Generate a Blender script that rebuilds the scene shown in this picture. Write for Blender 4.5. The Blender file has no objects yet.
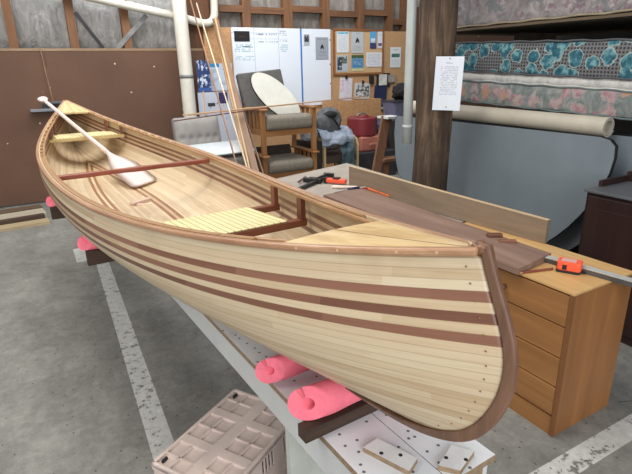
import bpy, bmesh, math, random
from mathutils import Vector, Matrix, noise
random.seed(7)
S = bpy.context.scene
COL = S.collection
PI = math.pi

# ------------------------------------------------------------------ materials
def lin(c):
    return tuple(((v/255)/12.92 if v/255 <= .04045 else ((v/255+.055)/1.055)**2.4) for v in c) + (1,)

class NT:
    def __init__(s, name):
        s.m = bpy.data.materials.new(name); s.m.use_nodes = True
        s.t = s.m.node_tree; s.b = s.t.nodes['Principled BSDF']
        s.b.inputs['Roughness'].default_value = .6
    def n(s, typ, **kw):
        d = s.t.nodes.new(typ)
        for k, v in kw.items(): setattr(d, k, v)
        return d
    def put(s, sock, v):
        if hasattr(v, 'is_linked') or isinstance(v, bpy.types.NodeSocket): s.t.links.new(v, sock)
        else: sock.default_value = v
    def math(s, op, a, b=0., c=0.):
        d = s.n('ShaderNodeMath', operation=op)
        s.put(d.inputs[0], a); s.put(d.inputs[1], b); s.put(d.inputs[2], c)
        return d.outputs[0]
    def coord(s, out='Object', scale=(1, 1, 1), rot=(0, 0, 0), loc=(0, 0, 0)):
        tc = s.n('ShaderNodeTexCoord'); mp = s.n('ShaderNodeMapping')
        mp.inputs['Scale'].default_value = scale; mp.inputs['Rotation'].default_value = rot; mp.inputs['Location'].default_value = loc
        s.t.links.new(tc.outputs[out], mp.inputs[0]); return mp.outputs[0]
    def noise(s, vec, scale, detail=4, rough=.6, dist=0.):
        d = s.n('ShaderNodeTexNoise'); s.put(d.inputs['Vector'], vec)
        d.inputs['Scale'].default_value = scale; d.inputs['Detail'].default_value = detail
        d.inputs['Roughness'].default_value = rough; d.inputs['Distortion'].default_value = dist
        return d.outputs[0]
    def ramp(s, fac, stops):
        d = s.n('ShaderNodeValToRGB'); e = d.color_ramp.elements
        while len(e) < len(stops): e.new(.5)
        for q, (p, c) in zip(e, stops): q.position = p; q.color = c if len(c) == 4 else lin(c)
        s.put(d.inputs[0], fac); return d.outputs[0]
    def mix(s, fac, a, b, mode='MIX'):
        d = s.n('ShaderNodeMix', data_type='RGBA', blend_type=mode)
        s.put(d.inputs[0], fac); s.put(d.inputs[6], a); s.put(d.inputs[7], b); return d.outputs[2]
    def sep(s, v):
        d = s.n('ShaderNodeSeparateXYZ'); s.put(d.inputs[0], v); return d.outputs
    def attr(s, name):
        d = s.n('ShaderNodeAttribute', attribute_name=name); return d.outputs['Fac']
    def white(s, a, b=None):
        c = s.n('ShaderNodeCombineXYZ'); s.put(c.inputs[0], a)
        if b is not None: s.put(c.inputs[1], b)
        d = s.n('ShaderNodeTexWhiteNoise', noise_dimensions='3D'); s.put(d.inputs['Vector'], c.outputs[0]); return d.outputs[0]
    def col(s, v): s.put(s.b.inputs['Base Color'], v)
    def rough(s, v): s.put(s.b.inputs['Roughness'], v)
    def bump(s, h, strength=.3, dist=.01):
        d = s.n('ShaderNodeBump'); d.inputs['Strength'].default_value = strength; d.inputs['Distance'].default_value = dist
        s.put(d.inputs['Height'], h); s.t.links.new(d.outputs[0], s.b.inputs['Normal'])

def plain(name, c, rough=.6, var=.12, scale=8, metal=0, bump=0):
    t = NT(name); v = t.coord()
    n = t.noise(v, scale, 5)
    k = lambda f: tuple(max(0, min(255, x*f)) for x in c)
    t.col(t.ramp(n, [(.3, k(1-var)), (.7, k(1+var))])); t.rough(rough); t.b.inputs['Metallic'].default_value = metal
    if bump: t.bump(t.noise(v, scale*12, 3), bump, .004)
    return t.m

def wood(name, a, b, axis='x', scale=6, rough=.5, stretch=14, bump=.08, spec=.5):
    t = NT(name); sc = [stretch]*3; sc['xyz'.index(axis)] = 1
    v = t.coord(scale=tuple(q/4 for q in sc))
    n1 = t.noise(v, scale, 6, .65, .6); n2 = t.noise(t.coord(), 2.2, 3)
    f = t.math('ADD', t.math('MULTIPLY', n1, .75), t.math('MULTIPLY', n2, .25))
    t.col(t.ramp(f, [(.32, b), (.5, tuple((x+y)/2 for x, y in zip(a, b))), (.66, a)])); t.rough(rough)
    t.b.inputs['Specular IOR Level'].default_value = spec
    if bump: t.bump(n1, bump, .004)
    return t.m

def paper(name, base, elems, rough=.6, gloss=None):
    """flat printed sheet: elems = (x0,x1,z0,z1,colour,kind,rows) in 0..1 across the sheet"""
    t = NT(name); g = t.coord('Generated'); x, y, z = t.sep(g)
    c = lin(base)
    nz = t.noise(g, 3, 2)
    cur = t.mix(t.math('MULTIPLY', nz, .08), c, lin(tuple(v*.8 for v in base)))
    for e in elems:
        x0, x1, z0, z1, ec, kind = e[:6]
        m = t.math('MULTIPLY', t.math('MULTIPLY', t.math('GREATER_THAN', x, x0), t.math('LESS_THAN', x, x1)),
                   t.math('MULTIPLY', t.math('GREATER_THAN', z, z0), t.math('LESS_THAN', z, z1)))
        if kind == 'text':
            rows, fx = e[6], e[7]
            zz = t.math('MULTIPLY', t.math('SUBTRACT', z, z0), rows/(z1-z0))
            fr = t.math('FRACT', zz); fl = t.math('FLOOR', zz)
            w = t.white(t.math('FLOOR', t.math('MULTIPLY', x, fx)), fl)
            m = t.math('MULTIPLY', m, t.math('MULTIPLY', t.math('GREATER_THAN', fr, .45), t.math('GREATER_THAN', w, .3)))
            m = t.math('MULTIPLY', m, e[8] if len(e) > 8 else .7)
        elif kind == 'blot':
            m = t.math('MULTIPLY', m, t.math('GREATER_THAN', t.noise(t.coord('Generated', scale=(e[6], 1, e[6])), 1, 3), e[7]))
        cur = t.mix(m, cur, lin(ec))
    t.col(cur); t.rough(rough)
    return t.m

# ------------------------------------------------------------------ mesh builder
class MB:
    def __init__(s): s.b = bmesh.new()
    def box(s, x0, x1, y0, y1, z0, z1, M=None, mi=0):
        p = [(x, y, z) for x in (x0, x1) for y in (y0, y1) for z in (z0, z1)]
        v = [s.b.verts.new(M @ Vector(q) if M else q) for q in p]
        for f in ((0, 1, 3, 2), (4, 6, 7, 5), (0, 4, 5, 1), (2, 3, 7, 6), (0, 2, 6, 4), (1, 5, 7, 3)):
            s.b.faces.new([v[i] for i in f]).material_index = mi
        return s
    def bar(s, p, q, w, h, up=(0, 0, 1), taper=1.):
        p, q = Vector(p), Vector(q); d = (q-p).normalized(); r = d.cross(Vector(up)).normalized(); u = r.cross(d)
        a = []
        for c, k in ((p, 1), (q, taper)):
            a += [s.b.verts.new(c + r*w/2*sx*k + u*h/2*sy*k) for sx, sy in ((-1, -1), (1, -1), (1, 1), (-1, 1))]
        for f in ((3, 2, 1, 0), (4, 5, 6, 7), (0, 1, 5, 4), (1, 2, 6, 5), (2, 3, 7, 6), (3, 0, 4, 7)): s.b.faces.new([a[i] for i in f])
        return s
    def sweep(s, path, prof, closed=False, side=None, caps=True, up=(0, 0, 1), scale=None):
        """profile points (side, up) swept along path"""
        P = [Vector(p) for p in path]; rings = []; n = len(P); upv = Vector(up)
        for i, p in enumerate(P):
            d = (P[min(i+1, n-1)] - P[max(i-1, 0)]).normalized()
            r = d.cross(upv).normalized(); u = r.cross(d)
            k = scale[i] if scale else 1
            rings.append([s.b.verts.new(p + r*a*k + u*b*k) for a, b in prof])
        m = len(prof)
        for i in range(n-1):
            for j in range(m): s.b.faces.new((rings[i][j], rings[i][(j+1) % m], rings[i+1][(j+1) % m], rings[i+1][j]))
        if caps:
            s.b.faces.new(list(reversed(rings[0]))); s.b.faces.new(rings[-1])
        return s
    def tube(s, path, r, n=12, scale=None, up=None):
        P = [Vector(p) for p in path]; d = (P[-1]-P[0]).normalized()
        if up is None: up = (0, 0, 1) if abs(d.z) < .9 else (1, 0, 0)
        return s.sweep(path, [(r*math.cos(2*PI*i/n), r*math.sin(2*PI*i/n)) for i in range(n)], up=up, scale=scale)
    def prism(s, poly, z0, z1, M=None):
        a = [s.b.verts.new((M @ Vector((x, y, z0))) if M else (x, y, z0)) for x, y in poly]
        b = [s.b.verts.new((M @ Vector((x, y, z1))) if M else (x, y, z1)) for x, y in poly]
        n = len(poly)
        s.b.faces.new(list(reversed(a))); s.b.faces.new(b)
        for i in range(n): s.b.faces.new((a[i], a[(i+1) % n], b[(i+1) % n], b[i]))
        return s
    def grid(s, f, nu, nv, cu=False):
        V = [[s.b.verts.new(f(i/(nu-1) if not cu else i/nu, j/(nv-1))) for j in range(nv)] for i in range(nu)]
        for i in range(nu if cu else nu-1):
            for j in range(nv-1): s.b.faces.new((V[i][j], V[(i+1) % nu][j], V[(i+1) % nu][j+1], V[i][j+1]))
        return V
    def ball(s, c, r, sub=3, amp=0, freq=3, sq=(1, 1, 1), seed=0):
        res = bmesh.ops.create_icosphere(s.b, subdivisions=sub, radius=1)
        for v in res['verts']:
            d = v.co.copy(); k = 1 + amp*noise.fractal(d*freq + Vector((seed, seed*2, 0)), 1, 2, 4)
            v.co = Vector(c) + Vector((d.x*r*sq[0]*k, d.y*r*sq[1]*k, d.z*r*sq[2]*k))
        return s
    def rough(s, amp, freq=6, seed=0):
        for v in s.b.verts:
            q = v.co*freq + Vector((seed, 0, 0)); v.co += noise.noise_vector(q)*amp
        return s
    def build(s, name, mat, parent=None, smooth=False, bevel=0, seg=2, loc=None, rz=0, subsurf=0, solid=0):
        bmesh.ops.recalc_face_normals(s.b, faces=s.b.faces)
        me = bpy.data.meshes.new(name); s.b.to_mesh(me); s.b.free()
        for m in (mat if isinstance(mat, (list, tuple)) else [mat]): me.materials.append(m)
        o = bpy.data.objects.new(name, me); COL.objects.link(o)
        if parent: o.parent = parent
        if loc is not None: o.location = loc
        if rz: o.rotation_euler.z = rz
        if smooth:
            for p in me.polygons: p.use_smooth = True
        if solid:
            md = o.modifiers.new('t', 'SOLIDIFY'); md.thickness = solid; md.offset = 0
        if bevel:
            md = o.modifiers.new('b', 'BEVEL'); md.width = bevel; md.segments = seg; md.limit_method = 'ANGLE'; md.angle_limit = .7
        if subsurf:
            md = o.modifiers.new('s', 'SUBSURF'); md.levels = md.render_levels = subsurf
        return o

def tag(o, label=None, cat=None, group=None, kind=None):
    if label: o['label'] = label
    if cat: o['category'] = cat
    if group: o['group'] = group
    if kind: o['kind'] = kind
    return o
def thing(name, label, cat, loc=(0, 0, 0), rz=0, group=None):
    o = bpy.data.objects.new(name, None); COL.objects.link(o); o.location = loc; o.rotation_euler.z = rz
    o.empty_display_size = .1
    return tag(o, label, cat, group)
def struct(o): o['kind'] = 'structure'; return o
def kids(o): return [c for c in COL.objects if c.parent == o]
def dup(o, parent=None):
    c = o.copy(); COL.objects.link(c)
    if parent: c.parent = parent
    for k in kids(o): dup(k, c)
    return c
def wallbox(name, x0, x1, z0, z1, y, t, mat, parent=None, bevel=0, tilt=0):
    """a sheet hung on the back wall: front face at y, thickness t behind it"""
    cx, cz = (x0+x1)/2, (z0+z1)/2
    o = MB().box(-(x1-x0)/2, (x1-x0)/2, 0, t, -(z1-z0)/2, (z1-z0)/2).build(name, mat, parent, bevel=bevel)
    o.location = (cx, y, cz); o.rotation_euler = (0, tilt, 0); return o

# ------------------------------------------------------------------ camera
cd = bpy.data.cameras.new('camera'); cam = bpy.data.objects.new('camera', cd); COL.objects.link(cam)
R = Matrix(((0.8708487862071959, -0.49107291498496686, -0.021674494910401094),
            (0.17482568256216818, 0.26821499294087203, 0.9473630234912063),
            (-0.45941089699540816, -0.8287991974717973, 0.3194268585951705))).transposed()
cam.matrix_world = Matrix.Translation((0, 0, 1.6)) @ R.to_4x4()
cd.sensor_width = 36; cd.lens = 36*495.75/632; cd.clip_start = .02
S.camera = cam

# ------------------------------------------------------------------ setting
YW = 7.38
def floor_mat():
    t = NT('concrete_floor'); v = t.coord(); x, y, z = t.sep(v)
    n1 = t.noise(v, 1.6, 6, .65); n2 = t.noise(v, 22, 5, .7); n3 = t.noise(t.coord(scale=(1, .25, 1)), 5, 4)
    n4 = t.noise(v, 70, 3, .7); n5 = t.noise(v, 6, 5, .7, .8)
    f = t.math('ADD', t.math('MULTIPLY', n1, .26), t.math('ADD', t.math('ADD', t.math('MULTIPLY', n2, .2), t.math('MULTIPLY', n4, .12)), t.math('ADD', t.math('MULTIPLY', n3, .16), t.math('MULTIPLY', n5, .26))))
    base = t.ramp(f, [(.36, (94, 93, 89)), (.5, (126, 125, 120)), (.63, (156, 155, 149))])
    def band(c, a, b): return t.math('MULTIPLY', t.math('GREATER_THAN', c, a), t.math('LESS_THAN', c, b))
    # painted bay lines
    xs = t.math('ADD', x, t.math('MULTIPLY', y, -.0285))
    l1 = t.math('MULTIPLY', band(xs, .153, .258), t.math('GREATER_THAN', y, -1.2))
    l2 = t.math('MULTIPLY', band(y, .900, 1.003), t.math('GREATER_THAN', x, .9))
    pt = t.math('MULTIPLY', band(x, .135, .235), band(y, 4.7, 5.12))
    wear = t.math('GREATER_THAN', t.math('ADD', t.math('MULTIPLY', n2, .7), t.math('MULTIPLY', n1, .3)), .435)
    line = t.math('MULTIPLY', t.math('MAXIMUM', t.math('MAXIMUM', l1, pt), l2), wear)
    cur = t.mix(t.math('MULTIPLY', line, .72), base, t.ramp(n2, [(.3, (190, 190, 186)), (.7, (226, 227, 224))]))
    # slab joint and shavings
    j = band(t.math('ADD', y, t.math('MULTIPLY', x, .45)), 2.12, 2.126)
    cur = t.mix(t.math('MULTIPLY', t.math('MULTIPLY', j, t.math('GREATER_THAN', x, 2.3)), .8), cur, lin((40, 40, 38)))
    vo = t.n('ShaderNodeTexVoronoi', voronoi_dimensions='2D'); t.put(vo.inputs['Vector'], t.coord(scale=(1.6, 1, 1), rot=(0, 0, .6))); vo.inputs['Scale'].default_value = 9
    sp = t.math('LESS_THAN', vo.outputs['Distance'], .055)
    sp = t.math('MULTIPLY', sp, t.math('GREATER_THAN', t.sep(vo.outputs['Color'])[0], .5))
    cur = t.mix(t.math('MULTIPLY', sp, .75), cur, lin((52, 50, 46)))
    t.col(cur); t.rough(.7); t.bump(n2, .12, .004)
    return t.m
struct(MB().box(-5, 10, -3.5, 7.6, -.05, 0).build('floor', floor_mat()))

def foil_mat():
    t = NT('foil_lining'); v = t.coord(scale=(1, 1, .45))
    n = t.noise(v, 7, 6, .7, 1.6); n2 = t.noise(t.coord(), 2.2, 4); n3 = t.noise(t.coord(scale=(1, 1, .12)), 9, 3)
    x = t.sep(t.coord())[0]
    f = t.math('ADD', t.math('MULTIPLY', n, .55), t.math('ADD', t.math('MULTIPLY', n2, .25), t.math('MULTIPLY', n3, .2)))
    foil = t.ramp(f, [(.32, (128, 128, 127)), (.48, (178, 178, 177)), (.58, (204, 204, 203)), (.68, (238, 238, 237))])
    dull = t.ramp(f, [(.32, (112, 106, 100)), (.5, (156, 150, 143)), (.68, (196, 190, 183))])
    t.col(t.mix(t.math('GREATER_THAN', x, 2.3), foil, dull))
    t.rough(.4); t.bump(n, .8, .03); return t.m
b = MB(); b.grid(lambda u, v: Vector((-3 + 13*u, 7.53 + .005*math.sin((-3+13*u)*41), 1.7 + 2.3*v)), 520, 2)
struct(b.build('wall_back', foil_mat(), smooth=True, solid=.004))
HB = wood('hardboard', (112, 82, 66), (96, 69, 54), 'z', 2, .75, 3, 0)
def hb_mat():
    t = NT('hardboard_sheet'); v = t.coord(); n = t.noise(v, 1.3, 5); n2 = t.noise(v, 60, 2)
    base = t.ramp(t.math('ADD', t.math('MULTIPLY', n, .8), t.math('MULTIPLY', n2, .2)), [(.3, (86, 60, 45)), (.7, (104, 74, 56))])
    vo = t.n('ShaderNodeTexVoronoi'); t.put(vo.inputs['Vector'], v); vo.inputs['Scale'].default_value = 5
    sp = t.math('MULTIPLY', t.math('LESS_THAN', vo.outputs['Distance'], .055), t.math('GREATER_THAN', t.sep(vo.outputs['Color'])[1], .6))
    t.col(t.mix(sp, base, lin((205, 190, 165)))); t.rough(.7); return t.m
hbm = hb_mat()
struct(MB().box(-3, .285, YW, YW+.02, .02, 1.90).build('trim_1', hbm))
struct(MB().box(.288, 2.32, YW, YW+.02, .02, 1.90).build('trim_2', hbm))
struct(MB().box(-3, 2.34, YW-.005, YW+.1, 1.895, 1.925).build('trim_3', wood('panel_rail', (160, 134, 106), (124, 96, 70), 'x')))
studm = wood('rough_stud', (136, 95, 64), (98, 66, 43), 'z', 5, .75)
nogm = wood('rough_noggin', (136, 95, 64), (94, 62, 40), 'x', 5, .75)
k = 4
for x, w in [(-1.9, .1), (-.95, .1), (-.02, .1), (.657, .1), (1.31, .1), (2.545, .13), (3.03, .13), (3.71, .15), (4.385, .13), (5.055, .13), (5.66, .12), (5.98, .1), (6.6, .1)]:
    lo = 1.925 if x < 2 else 1.2
    struct(MB().box(x-w/2, x+w/2, YW+.03, YW+.13, lo, 3.4).build('trim_%d' % k, studm)); k += 1
struct(MB().box(2.14, 2.46, YW+.0, YW+.13, 1.926, 3.4).build('trim_%d' % k, wood('dark_post', (104, 66, 42), (74, 46, 28), 'z', 4, .75))); k += 1
for x0, x1, z in [(2.61, 2.965, 2.47), (3.095, 3.635, 2.46), (3.785, 4.32, 2.50), (4.45, 4.99, 2.455), (5.12, 5.6, 2.49), (5.72, 5.93, 2.36)]:
    struct(MB().box(x0, x1, YW+.02, YW+.12, z-.05, z+.04).build('trim_%d' % k, nogm)); k += 1
chipm = plain('chipboard', (188, 144, 100), .75, .1, 30)
struct(MB().box(2.34, 2.78, YW-.002, YW+.02, .02, 2.21).build('trim_%d' % k, chipm)); k += 1
struct(MB().box(2.78, 6.02, YW-.002, YW+.02, .02, 2.20).build('trim_%d' % k, plain('pinwall_board', (190, 150, 108), .8, .08, 50))); k += 1
struct(MB().box(6.02, 10, YW-.002, YW+.02, .02, 2.6).build('trim_%d' % k, hbm)); k += 1
struct(MB().box(5.3, 5.4, -3.5, 4.2, 0, 4).build('wall_added_shade', plain('shade_wall_dark', (46, 44, 42), .8)))  # added wall: blocks world light and darkens the gap behind the mattresses

# ------------------------------------------------------------------ canoe
CX, CY, YAW = .4485, 2.9107, math.radians(-86.694)
DX, DY = math.cos(YAW), math.sin(YAW)
ZK0, ZKE, N1, N2, P0, ZT = .860, .906, 3.3, 2.3, 2.22, -.01145
OUT = [(2.4105, 1.337), (2.4161, 1.316), (2.4383, 1.269), (2.4616, 1.227), (2.4768, 1.191), (2.485, 1.154), (2.485, 1.11), (2.4725, 1.058),
       (2.448, 1.0075), (2.42, .970), (2.3967, .949), (2.365, .9285), (2.327, .9115), (2.286, .8965), (2.227, .883), (2.14, .872), (2.05, .863)]
OUT = [(a+.003, z) for a, z in OUT]
def spline(P, k):
    out = []
    for i in range(len(P)-1):
        a0, a1, a2, a3 = P[max(i-1, 0)], P[i], P[i+1], P[min(i+2, len(P)-1)]
        for q in range(k):
            t = q/k; out.append(tuple(.5*(2*a1[c]+(a2[c]-a0[c])*t+(2*a0[c]-5*a1[c]+4*a2[c]-a3[c])*t*t+(3*a1[c]-a0[c]-3*a2[c]+a3[c])*t**3) for c in (0, 1)))
    return out + [P[-1]]
for _ in range(2): OUT = [OUT[0]] + [((a[0]+2*b[0]+c[0])/4, (a[1]+2*b[1]+c[1])/4) for a, b, c in zip(OUT, OUT[1:], OUT[2:])] + [OUT[-1]]
OUT = spline(OUT, 4)
INN = []
for i, (a, z) in enumerate(OUT):
    p, q = OUT[max(i-1, 0)], OUT[min(i+1, len(OUT)-1)]
    tx, tz = q[0]-p[0], q[1]-p[1]; L = math.hypot(tx, tz); d = .0155 + .0065*min(1, i/32) if i < 44 else .022 - .012*(i-43)/21
    INN.append((a + tz/L*d, z - tx/L*d))
INN[0] = (2.386, 1.337)
zk_e = ZKE + ZT*2.4
HX = sorted(((z-zk_e)/(1.3327-zk_e), a+.004) for a, z in INN[:-8])
HX = [(0, 2.03), (.006, 2.11)] + [q for q in HX if q[0] > .018 and q[0] < .985]
HX.append((1.0, 2.388))
HXT = None
def smooth_table():
    T = [interp(i/240, HX) for i in range(241)]
    for _ in range(14): T = [T[0]] + [(a+2*b+c)/4 for a, b, c in zip(T, T[1:], T[2:])] + [T[-1]]
    return [(i/240, v) for i, v in enumerate(T)]
def interp(x, T):
    if x <= T[0][0]: return T[0][1]
    for (a, b), (c, d) in zip(T, T[1:]):
        if x <= c: return b + (d-b)*(x-a)/(c-a)
    return T[-1][1]
HX = smooth_table()
def zg(a): return 1.1449 + .2153*abs(a/2.4115)**2.691 + ZT*a
def wg(a): return (.4256)*max(0, 1-abs(a/2.388)**2.134) + .004
def hull_pt(u, h, side):
    X = interp(h, HX); a = u*X; top = u*2.388
    zk = ZK0 + (ZKE-ZK0)*abs(u)**2.5 + ZT*a
    p = P0 + (2.134-P0)*h
    g = (1-(1-h)**N1)**(1/N2); bl = .045
    w = (.4256)*(1-abs(u)**p)*(g + bl*4*h*(1-h)*min(1, 1.6*(1-abs(u)))) + .004*min(1, h*20)
    return Vector((a, side*w, zk + h*(zg(top)-zk)))
def yf(a): return .158*(1-(a/1.75)**2)

def hull_mat():
    t = NT('cedar_strip_hull')
    gir, ft, yy, aa = (t.attr(q) for q in ('gir', 'ft', 'yy', 'aa'))
    W = .0167
    inf = t.math('GREATER_THAN', ft, 0)
    v1 = t.math('DIVIDE', t.math('SUBTRACT', gir, .0137), W); v2 = t.math('ADD', t.math('DIVIDE', yy, W), 60)
    v = t.math('ADD', t.math('MULTIPLY', v1, t.math('SUBTRACT', 1, inf)), t.math('MULTIPLY', v2, inf))
    k = t.math('FLOOR', v); fr = t.math('SUBTRACT', v, k)
    def eq(q): return t.math('COMPARE', k, q, .3)
    band = t.math('MULTIPLY', t.math('ADD', t.math('ADD', eq(3), eq(5)), eq(7)), t.math('SUBTRACT', 1, inf))
    def rng(c, a, b): return t.math('MULTIPLY', t.math('GREATER_THAN', c, a), t.math('LESS_THAN', c, b))
    foot = t.math('ADD', rng(ft, .0, .019), rng(ft, .036, .055))
    dark = t.math('MINIMUM', t.math('ADD', band, foot), 1)
    r0 = t.white(k); seg = t.math('FLOOR', t.math('ADD', t.math('MULTIPLY', aa, .8), t.math('MULTIPLY', r0, 7)))
    r1 = t.white(k, seg)
    cv = t.n('ShaderNodeCombineXYZ'); t.put(cv.inputs[0], t.math('MULTIPLY', aa, 1.0)); t.put(cv.inputs[1], t.math('MULTIPLY', v, .55)); t.put(cv.inputs[2], t.math('MULTIPLY', k, 3.7))
    grain = t.noise(cv.outputs[0], 5, 6, .6, .8)
    lf = t.math('ADD', t.math('MULTIPLY', r1, .5), t.math('MULTIPLY', grain, .5))
    light = t.ramp(lf, [(.10, (176, 148, 114)), (.4, (204, 181, 147)), (.65, (214, 196, 164)), (.9, (222, 207, 180))])
    sd = t.math('FLOOR', t.math('ADD', t.math('MULTIPLY', aa, 2.1), t.math('MULTIPLY', r0, 5)))
    df = t.math('ADD', t.math('MULTIPLY', t.white(k, sd), .55), t.math('MULTIPLY', grain, .45))
    dcol = t.ramp(df, [(.2, (112, 74, 58)), (.5, (130, 88, 70)), (.8, (146, 104, 84))])
    cur = t.mix(dark, light, t.mix(inf, dcol, lin((150, 102, 66))))
    seam = t.math('ADD', t.math('LESS_THAN', fr, .06), t.math('GREATER_THAN', fr, .95))
    cur = t.mix(t.math('MULTIPLY', seam, .32), cur, lin((128, 92, 62)))
    st = t.noise(t.coord(), 2.6, 4); stm = t.ramp(st, [(.56, (0, 0, 0)), (.72, (255, 255, 255))])
    cur = t.mix(t.math('MULTIPLY', stm, .28), cur, lin((150, 108, 66)))
    cv2 = t.n('ShaderNodeCombineXYZ'); t.put(cv2.inputs[0], t.math('MULTIPLY', aa, 1.6)); t.put(cv2.inputs[1], t.math('MULTIPLY', v, 2.6)); t.put(cv2.inputs[2], t.math('MULTIPLY', k, 1.3))
    g2 = t.ramp(t.noise(cv2.outputs[0], 3, 5, .7), [(.55, (0, 0, 0)), (.7, (255, 255, 255))])
    cur = t.mix(t.math('MULTIPLY', g2, .3), cur, lin((128, 92, 64)))
    t.col(cur); t.rough(.42); t.b.inputs['Coat Weight'].default_value = .12; t.b.inputs['Coat Roughness'].default_value = .3
    return t.m
HULL = hull_mat()
canoe = thing('canoe', 'cedar strip canoe with dark triple stripes resting on pink foam cradles', 'canoe', (CX, CY, 0), YAW)
def make_hull():
    NU, NH = 150, 44
    us = [math.sin(PI/2*(2*i/NU-1))*.6 + .4*(2*i/NU-1) for i in range(NU+1)]
    hs = [(j/NH)**1.7 for j in range(NH+1)]
    rows = [(-1, hs[j]) for j in range(NH, 0, -1)] + [(0, 0)] + [(1, hs[j]) for j in range(1, NH+1)]
    co = []; at = []
    for u in us:
        pts = [hull_pt(u, h, s if s else 1) for s, h in rows]
        for q in pts:
            if abs(q.y) < 1e-9: q.y = 0
        g = [0]*len(pts)
        for j in range(1, NH+1): g[j] = g[j-1] + (Vector(pts[j]-pts[j-1])).yz.length
        m = len(pts)-1
        for j in range(m-1, NH, -1): g[j] = g[j+1] + (Vector(pts[j]-pts[j+1])).yz.length
        for j, (q, (s, h)) in enumerate(zip(pts, rows)):
            co.append(q); ftv = yf(q.x)-abs(q.y) if h < .2 and abs(q.x) < 1.74 else -1
            ft2 = max(-.5, ftv); at.append((g[j], ft2, q.y, q.x))
    n = len(rows); nu = len(us)
    faces = [(i*n+j, i*n+j+1, (i+1)*n+j+1, (i+1)*n+j) for i in range(nu-1) for j in range(n-1)]
    tmp = bpy.data.meshes.new('t'); tmp.from_pydata(co, [], faces); tmp.update()
    nor = [v.normal.copy() for v in tmp.vertices]; bpy.data.meshes.remove(tmp)
    # outward normals point away from the centre line
    inner = []
    for q, nn in zip(co, nor):
        if abs(nn.y) > .25 and abs(q.y) > .002:
            if nn.y*q.y < 0: nn = -nn
        elif nn.z > 0: nn = -nn
        p = q - nn*.0065
        if abs(q.y) < .0075 and abs(q.x) > 1.9: p = q + Vector((-.02*math.copysign(1, q.x), -q.y*.9, .004))
        inner.append(p)
    N = len(co); co2 = co + inner
    f2 = [tuple(reversed(f)) for f in faces] + [tuple(i+N for i in f) for f in faces]
    for i in range(nu-1):
        for j in (0, n-1): f2.append((i*n+j, (i+1)*n+j, (i+1)*n+j+N, i*n+j+N))
    for i in (0, nu-1):
        for j in range(n-1): f2.append((i*n+j, i*n+j+1, i*n+j+1+N, i*n+j+N))
    me = bpy.data.meshes.new('hull'); me.from_pydata(co2, [], f2); me.update()
    for idx, nm in enumerate(('gir', 'ft', 'yy', 'aa')):
        A = me.attributes.new(nm, 'FLOAT', 'POINT'); A.data.foreach_set('value', [q[idx] for q in at]*2)
    bm = bmesh.new(); bm.from_mesh(me); bmesh.ops.recalc_face_normals(bm, faces=bm.faces); bm.to_mesh(me); bm.free()
    me.materials.append(HULL)
    for p in me.polygons: p.use_smooth = True
    o = bpy.data.objects.new('hull', me); COL.objects.link(o); o.parent = canoe
    return o
make_hull()
GUN = wood('gunwale_ash', (186, 146, 104), (150, 108, 72), 'x', 6, .35, 14, .05)
GUN2 = wood('gunwale_cherry', (192, 152, 118), (154, 112, 84), 'x', 6, .28, 14, .05)
DARK = wood('dark_red_bar', (128, 74, 52), (92, 50, 36), 'y', 5, .4)
def rail(s, amax, off0, off1, z0, z1, nm, mat):
    path = []; n = 90
    for i in range(n+1):
        a = amax*(2*i/n-1); path.append((a, s*wg(a), zg(a)))
    prof = [(off0, z0), (off1, z0), (off1, z1), (off0, z1)]
    b = MB(); rings = []
    for i, p in enumerate(path):
        q, r = Vector(path[max(i-1, 0)]), Vector(path[min(i+1, n)])
        d = (r-q); d.z = 0; d.normalize(); nrm = Vector((-d.y, d.x, 0))*s
        rings.append([b.b.verts.new(Vector((p[0], max(0.0015, s*(p[1] + nrm.y*o))*s if True else 0, p[2])) + Vector((nrm.x*o, 0, zz))) for o, zz in prof])
    for i in range(n):
        for j in range(4): b.b.faces.new((rings[i][j], rings[i][(j+1) % 4], rings[i+1][(j+1) % 4], rings[i+1][j]))
    b.b.faces.new(rings[0]); b.b.faces.new(rings[-1])
    return b.build(nm, mat, canoe, bevel=.004)
for s in (-1, 1):
    rail(s, 2.398, 0, .017, -.012, .002, 'outwale', GUN2)
    rail(s, 1.99, -.033, -.020, -.014, -.001, 'inwale', GUN)
sp = None
for s in (-1, 1):
    i = 0
    a = -1.94
    while a < 1.95:
        w = wg(a); sl = -(wg(a+.02)-wg(a-.02))/.04*s
        if sp is None: sp = MB().box(-.028, .028, -.0065, .0065, -.0095, .0095).build('gunwale_spacer', GUN, canoe); o = sp
        else: o = sp.copy(); COL.objects.link(o)
        ang = math.atan(-sl); o.location = (a, s*(w-.0135), zg(a)-.008); o.rotation_euler = (0, math.atan(-(zg(a+.02)-zg(a-.02))/.04), ang)
        o.scale.x = 1 if a < -.45 else 2.35
        a += .13
# stems
STEM = wood('stem_walnut', (140, 104, 82), (92, 66, 52), 'z', 7, .4)
for sg in (1, -1):
    b = MB(); rings = []
    for i, ((ao, zo), (ai, zi)) in enumerate(zip(OUT, INN)):
        dz = 0 if sg > 0 else .0546
        hw = .0075 if i < 48 else .0075 + .0006*(i-47)
        rings.append([b.b.verts.new(q) for q in ((sg*ao, -hw*.8, zo+dz), (sg*ao, hw*.8, zo+dz), (sg*ai, hw*1.25, zi+dz), (sg*ai, -hw*1.25, zi+dz))])
    for r, q in zip(rings, rings[1:]):
        for j in range(4): b.b.faces.new((r[j], r[(j+1) % 4], q[(j+1) % 4], q[j]))
    b.b.faces.new(rings[0]); b.b.faces.new(rings[-1])
    b.build('stem_band', STEM, canoe, bevel=.003)
    MB().ball((sg*2.396, 0, zg(sg*2.396)-.003), .0145, 3, .3, 2.5, (1.1, .95, .8), 3).build('stem_cap', wood('stem_cap_wood', (142, 98, 66), (92, 58, 38), 'x'), canoe, smooth=True)
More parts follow.
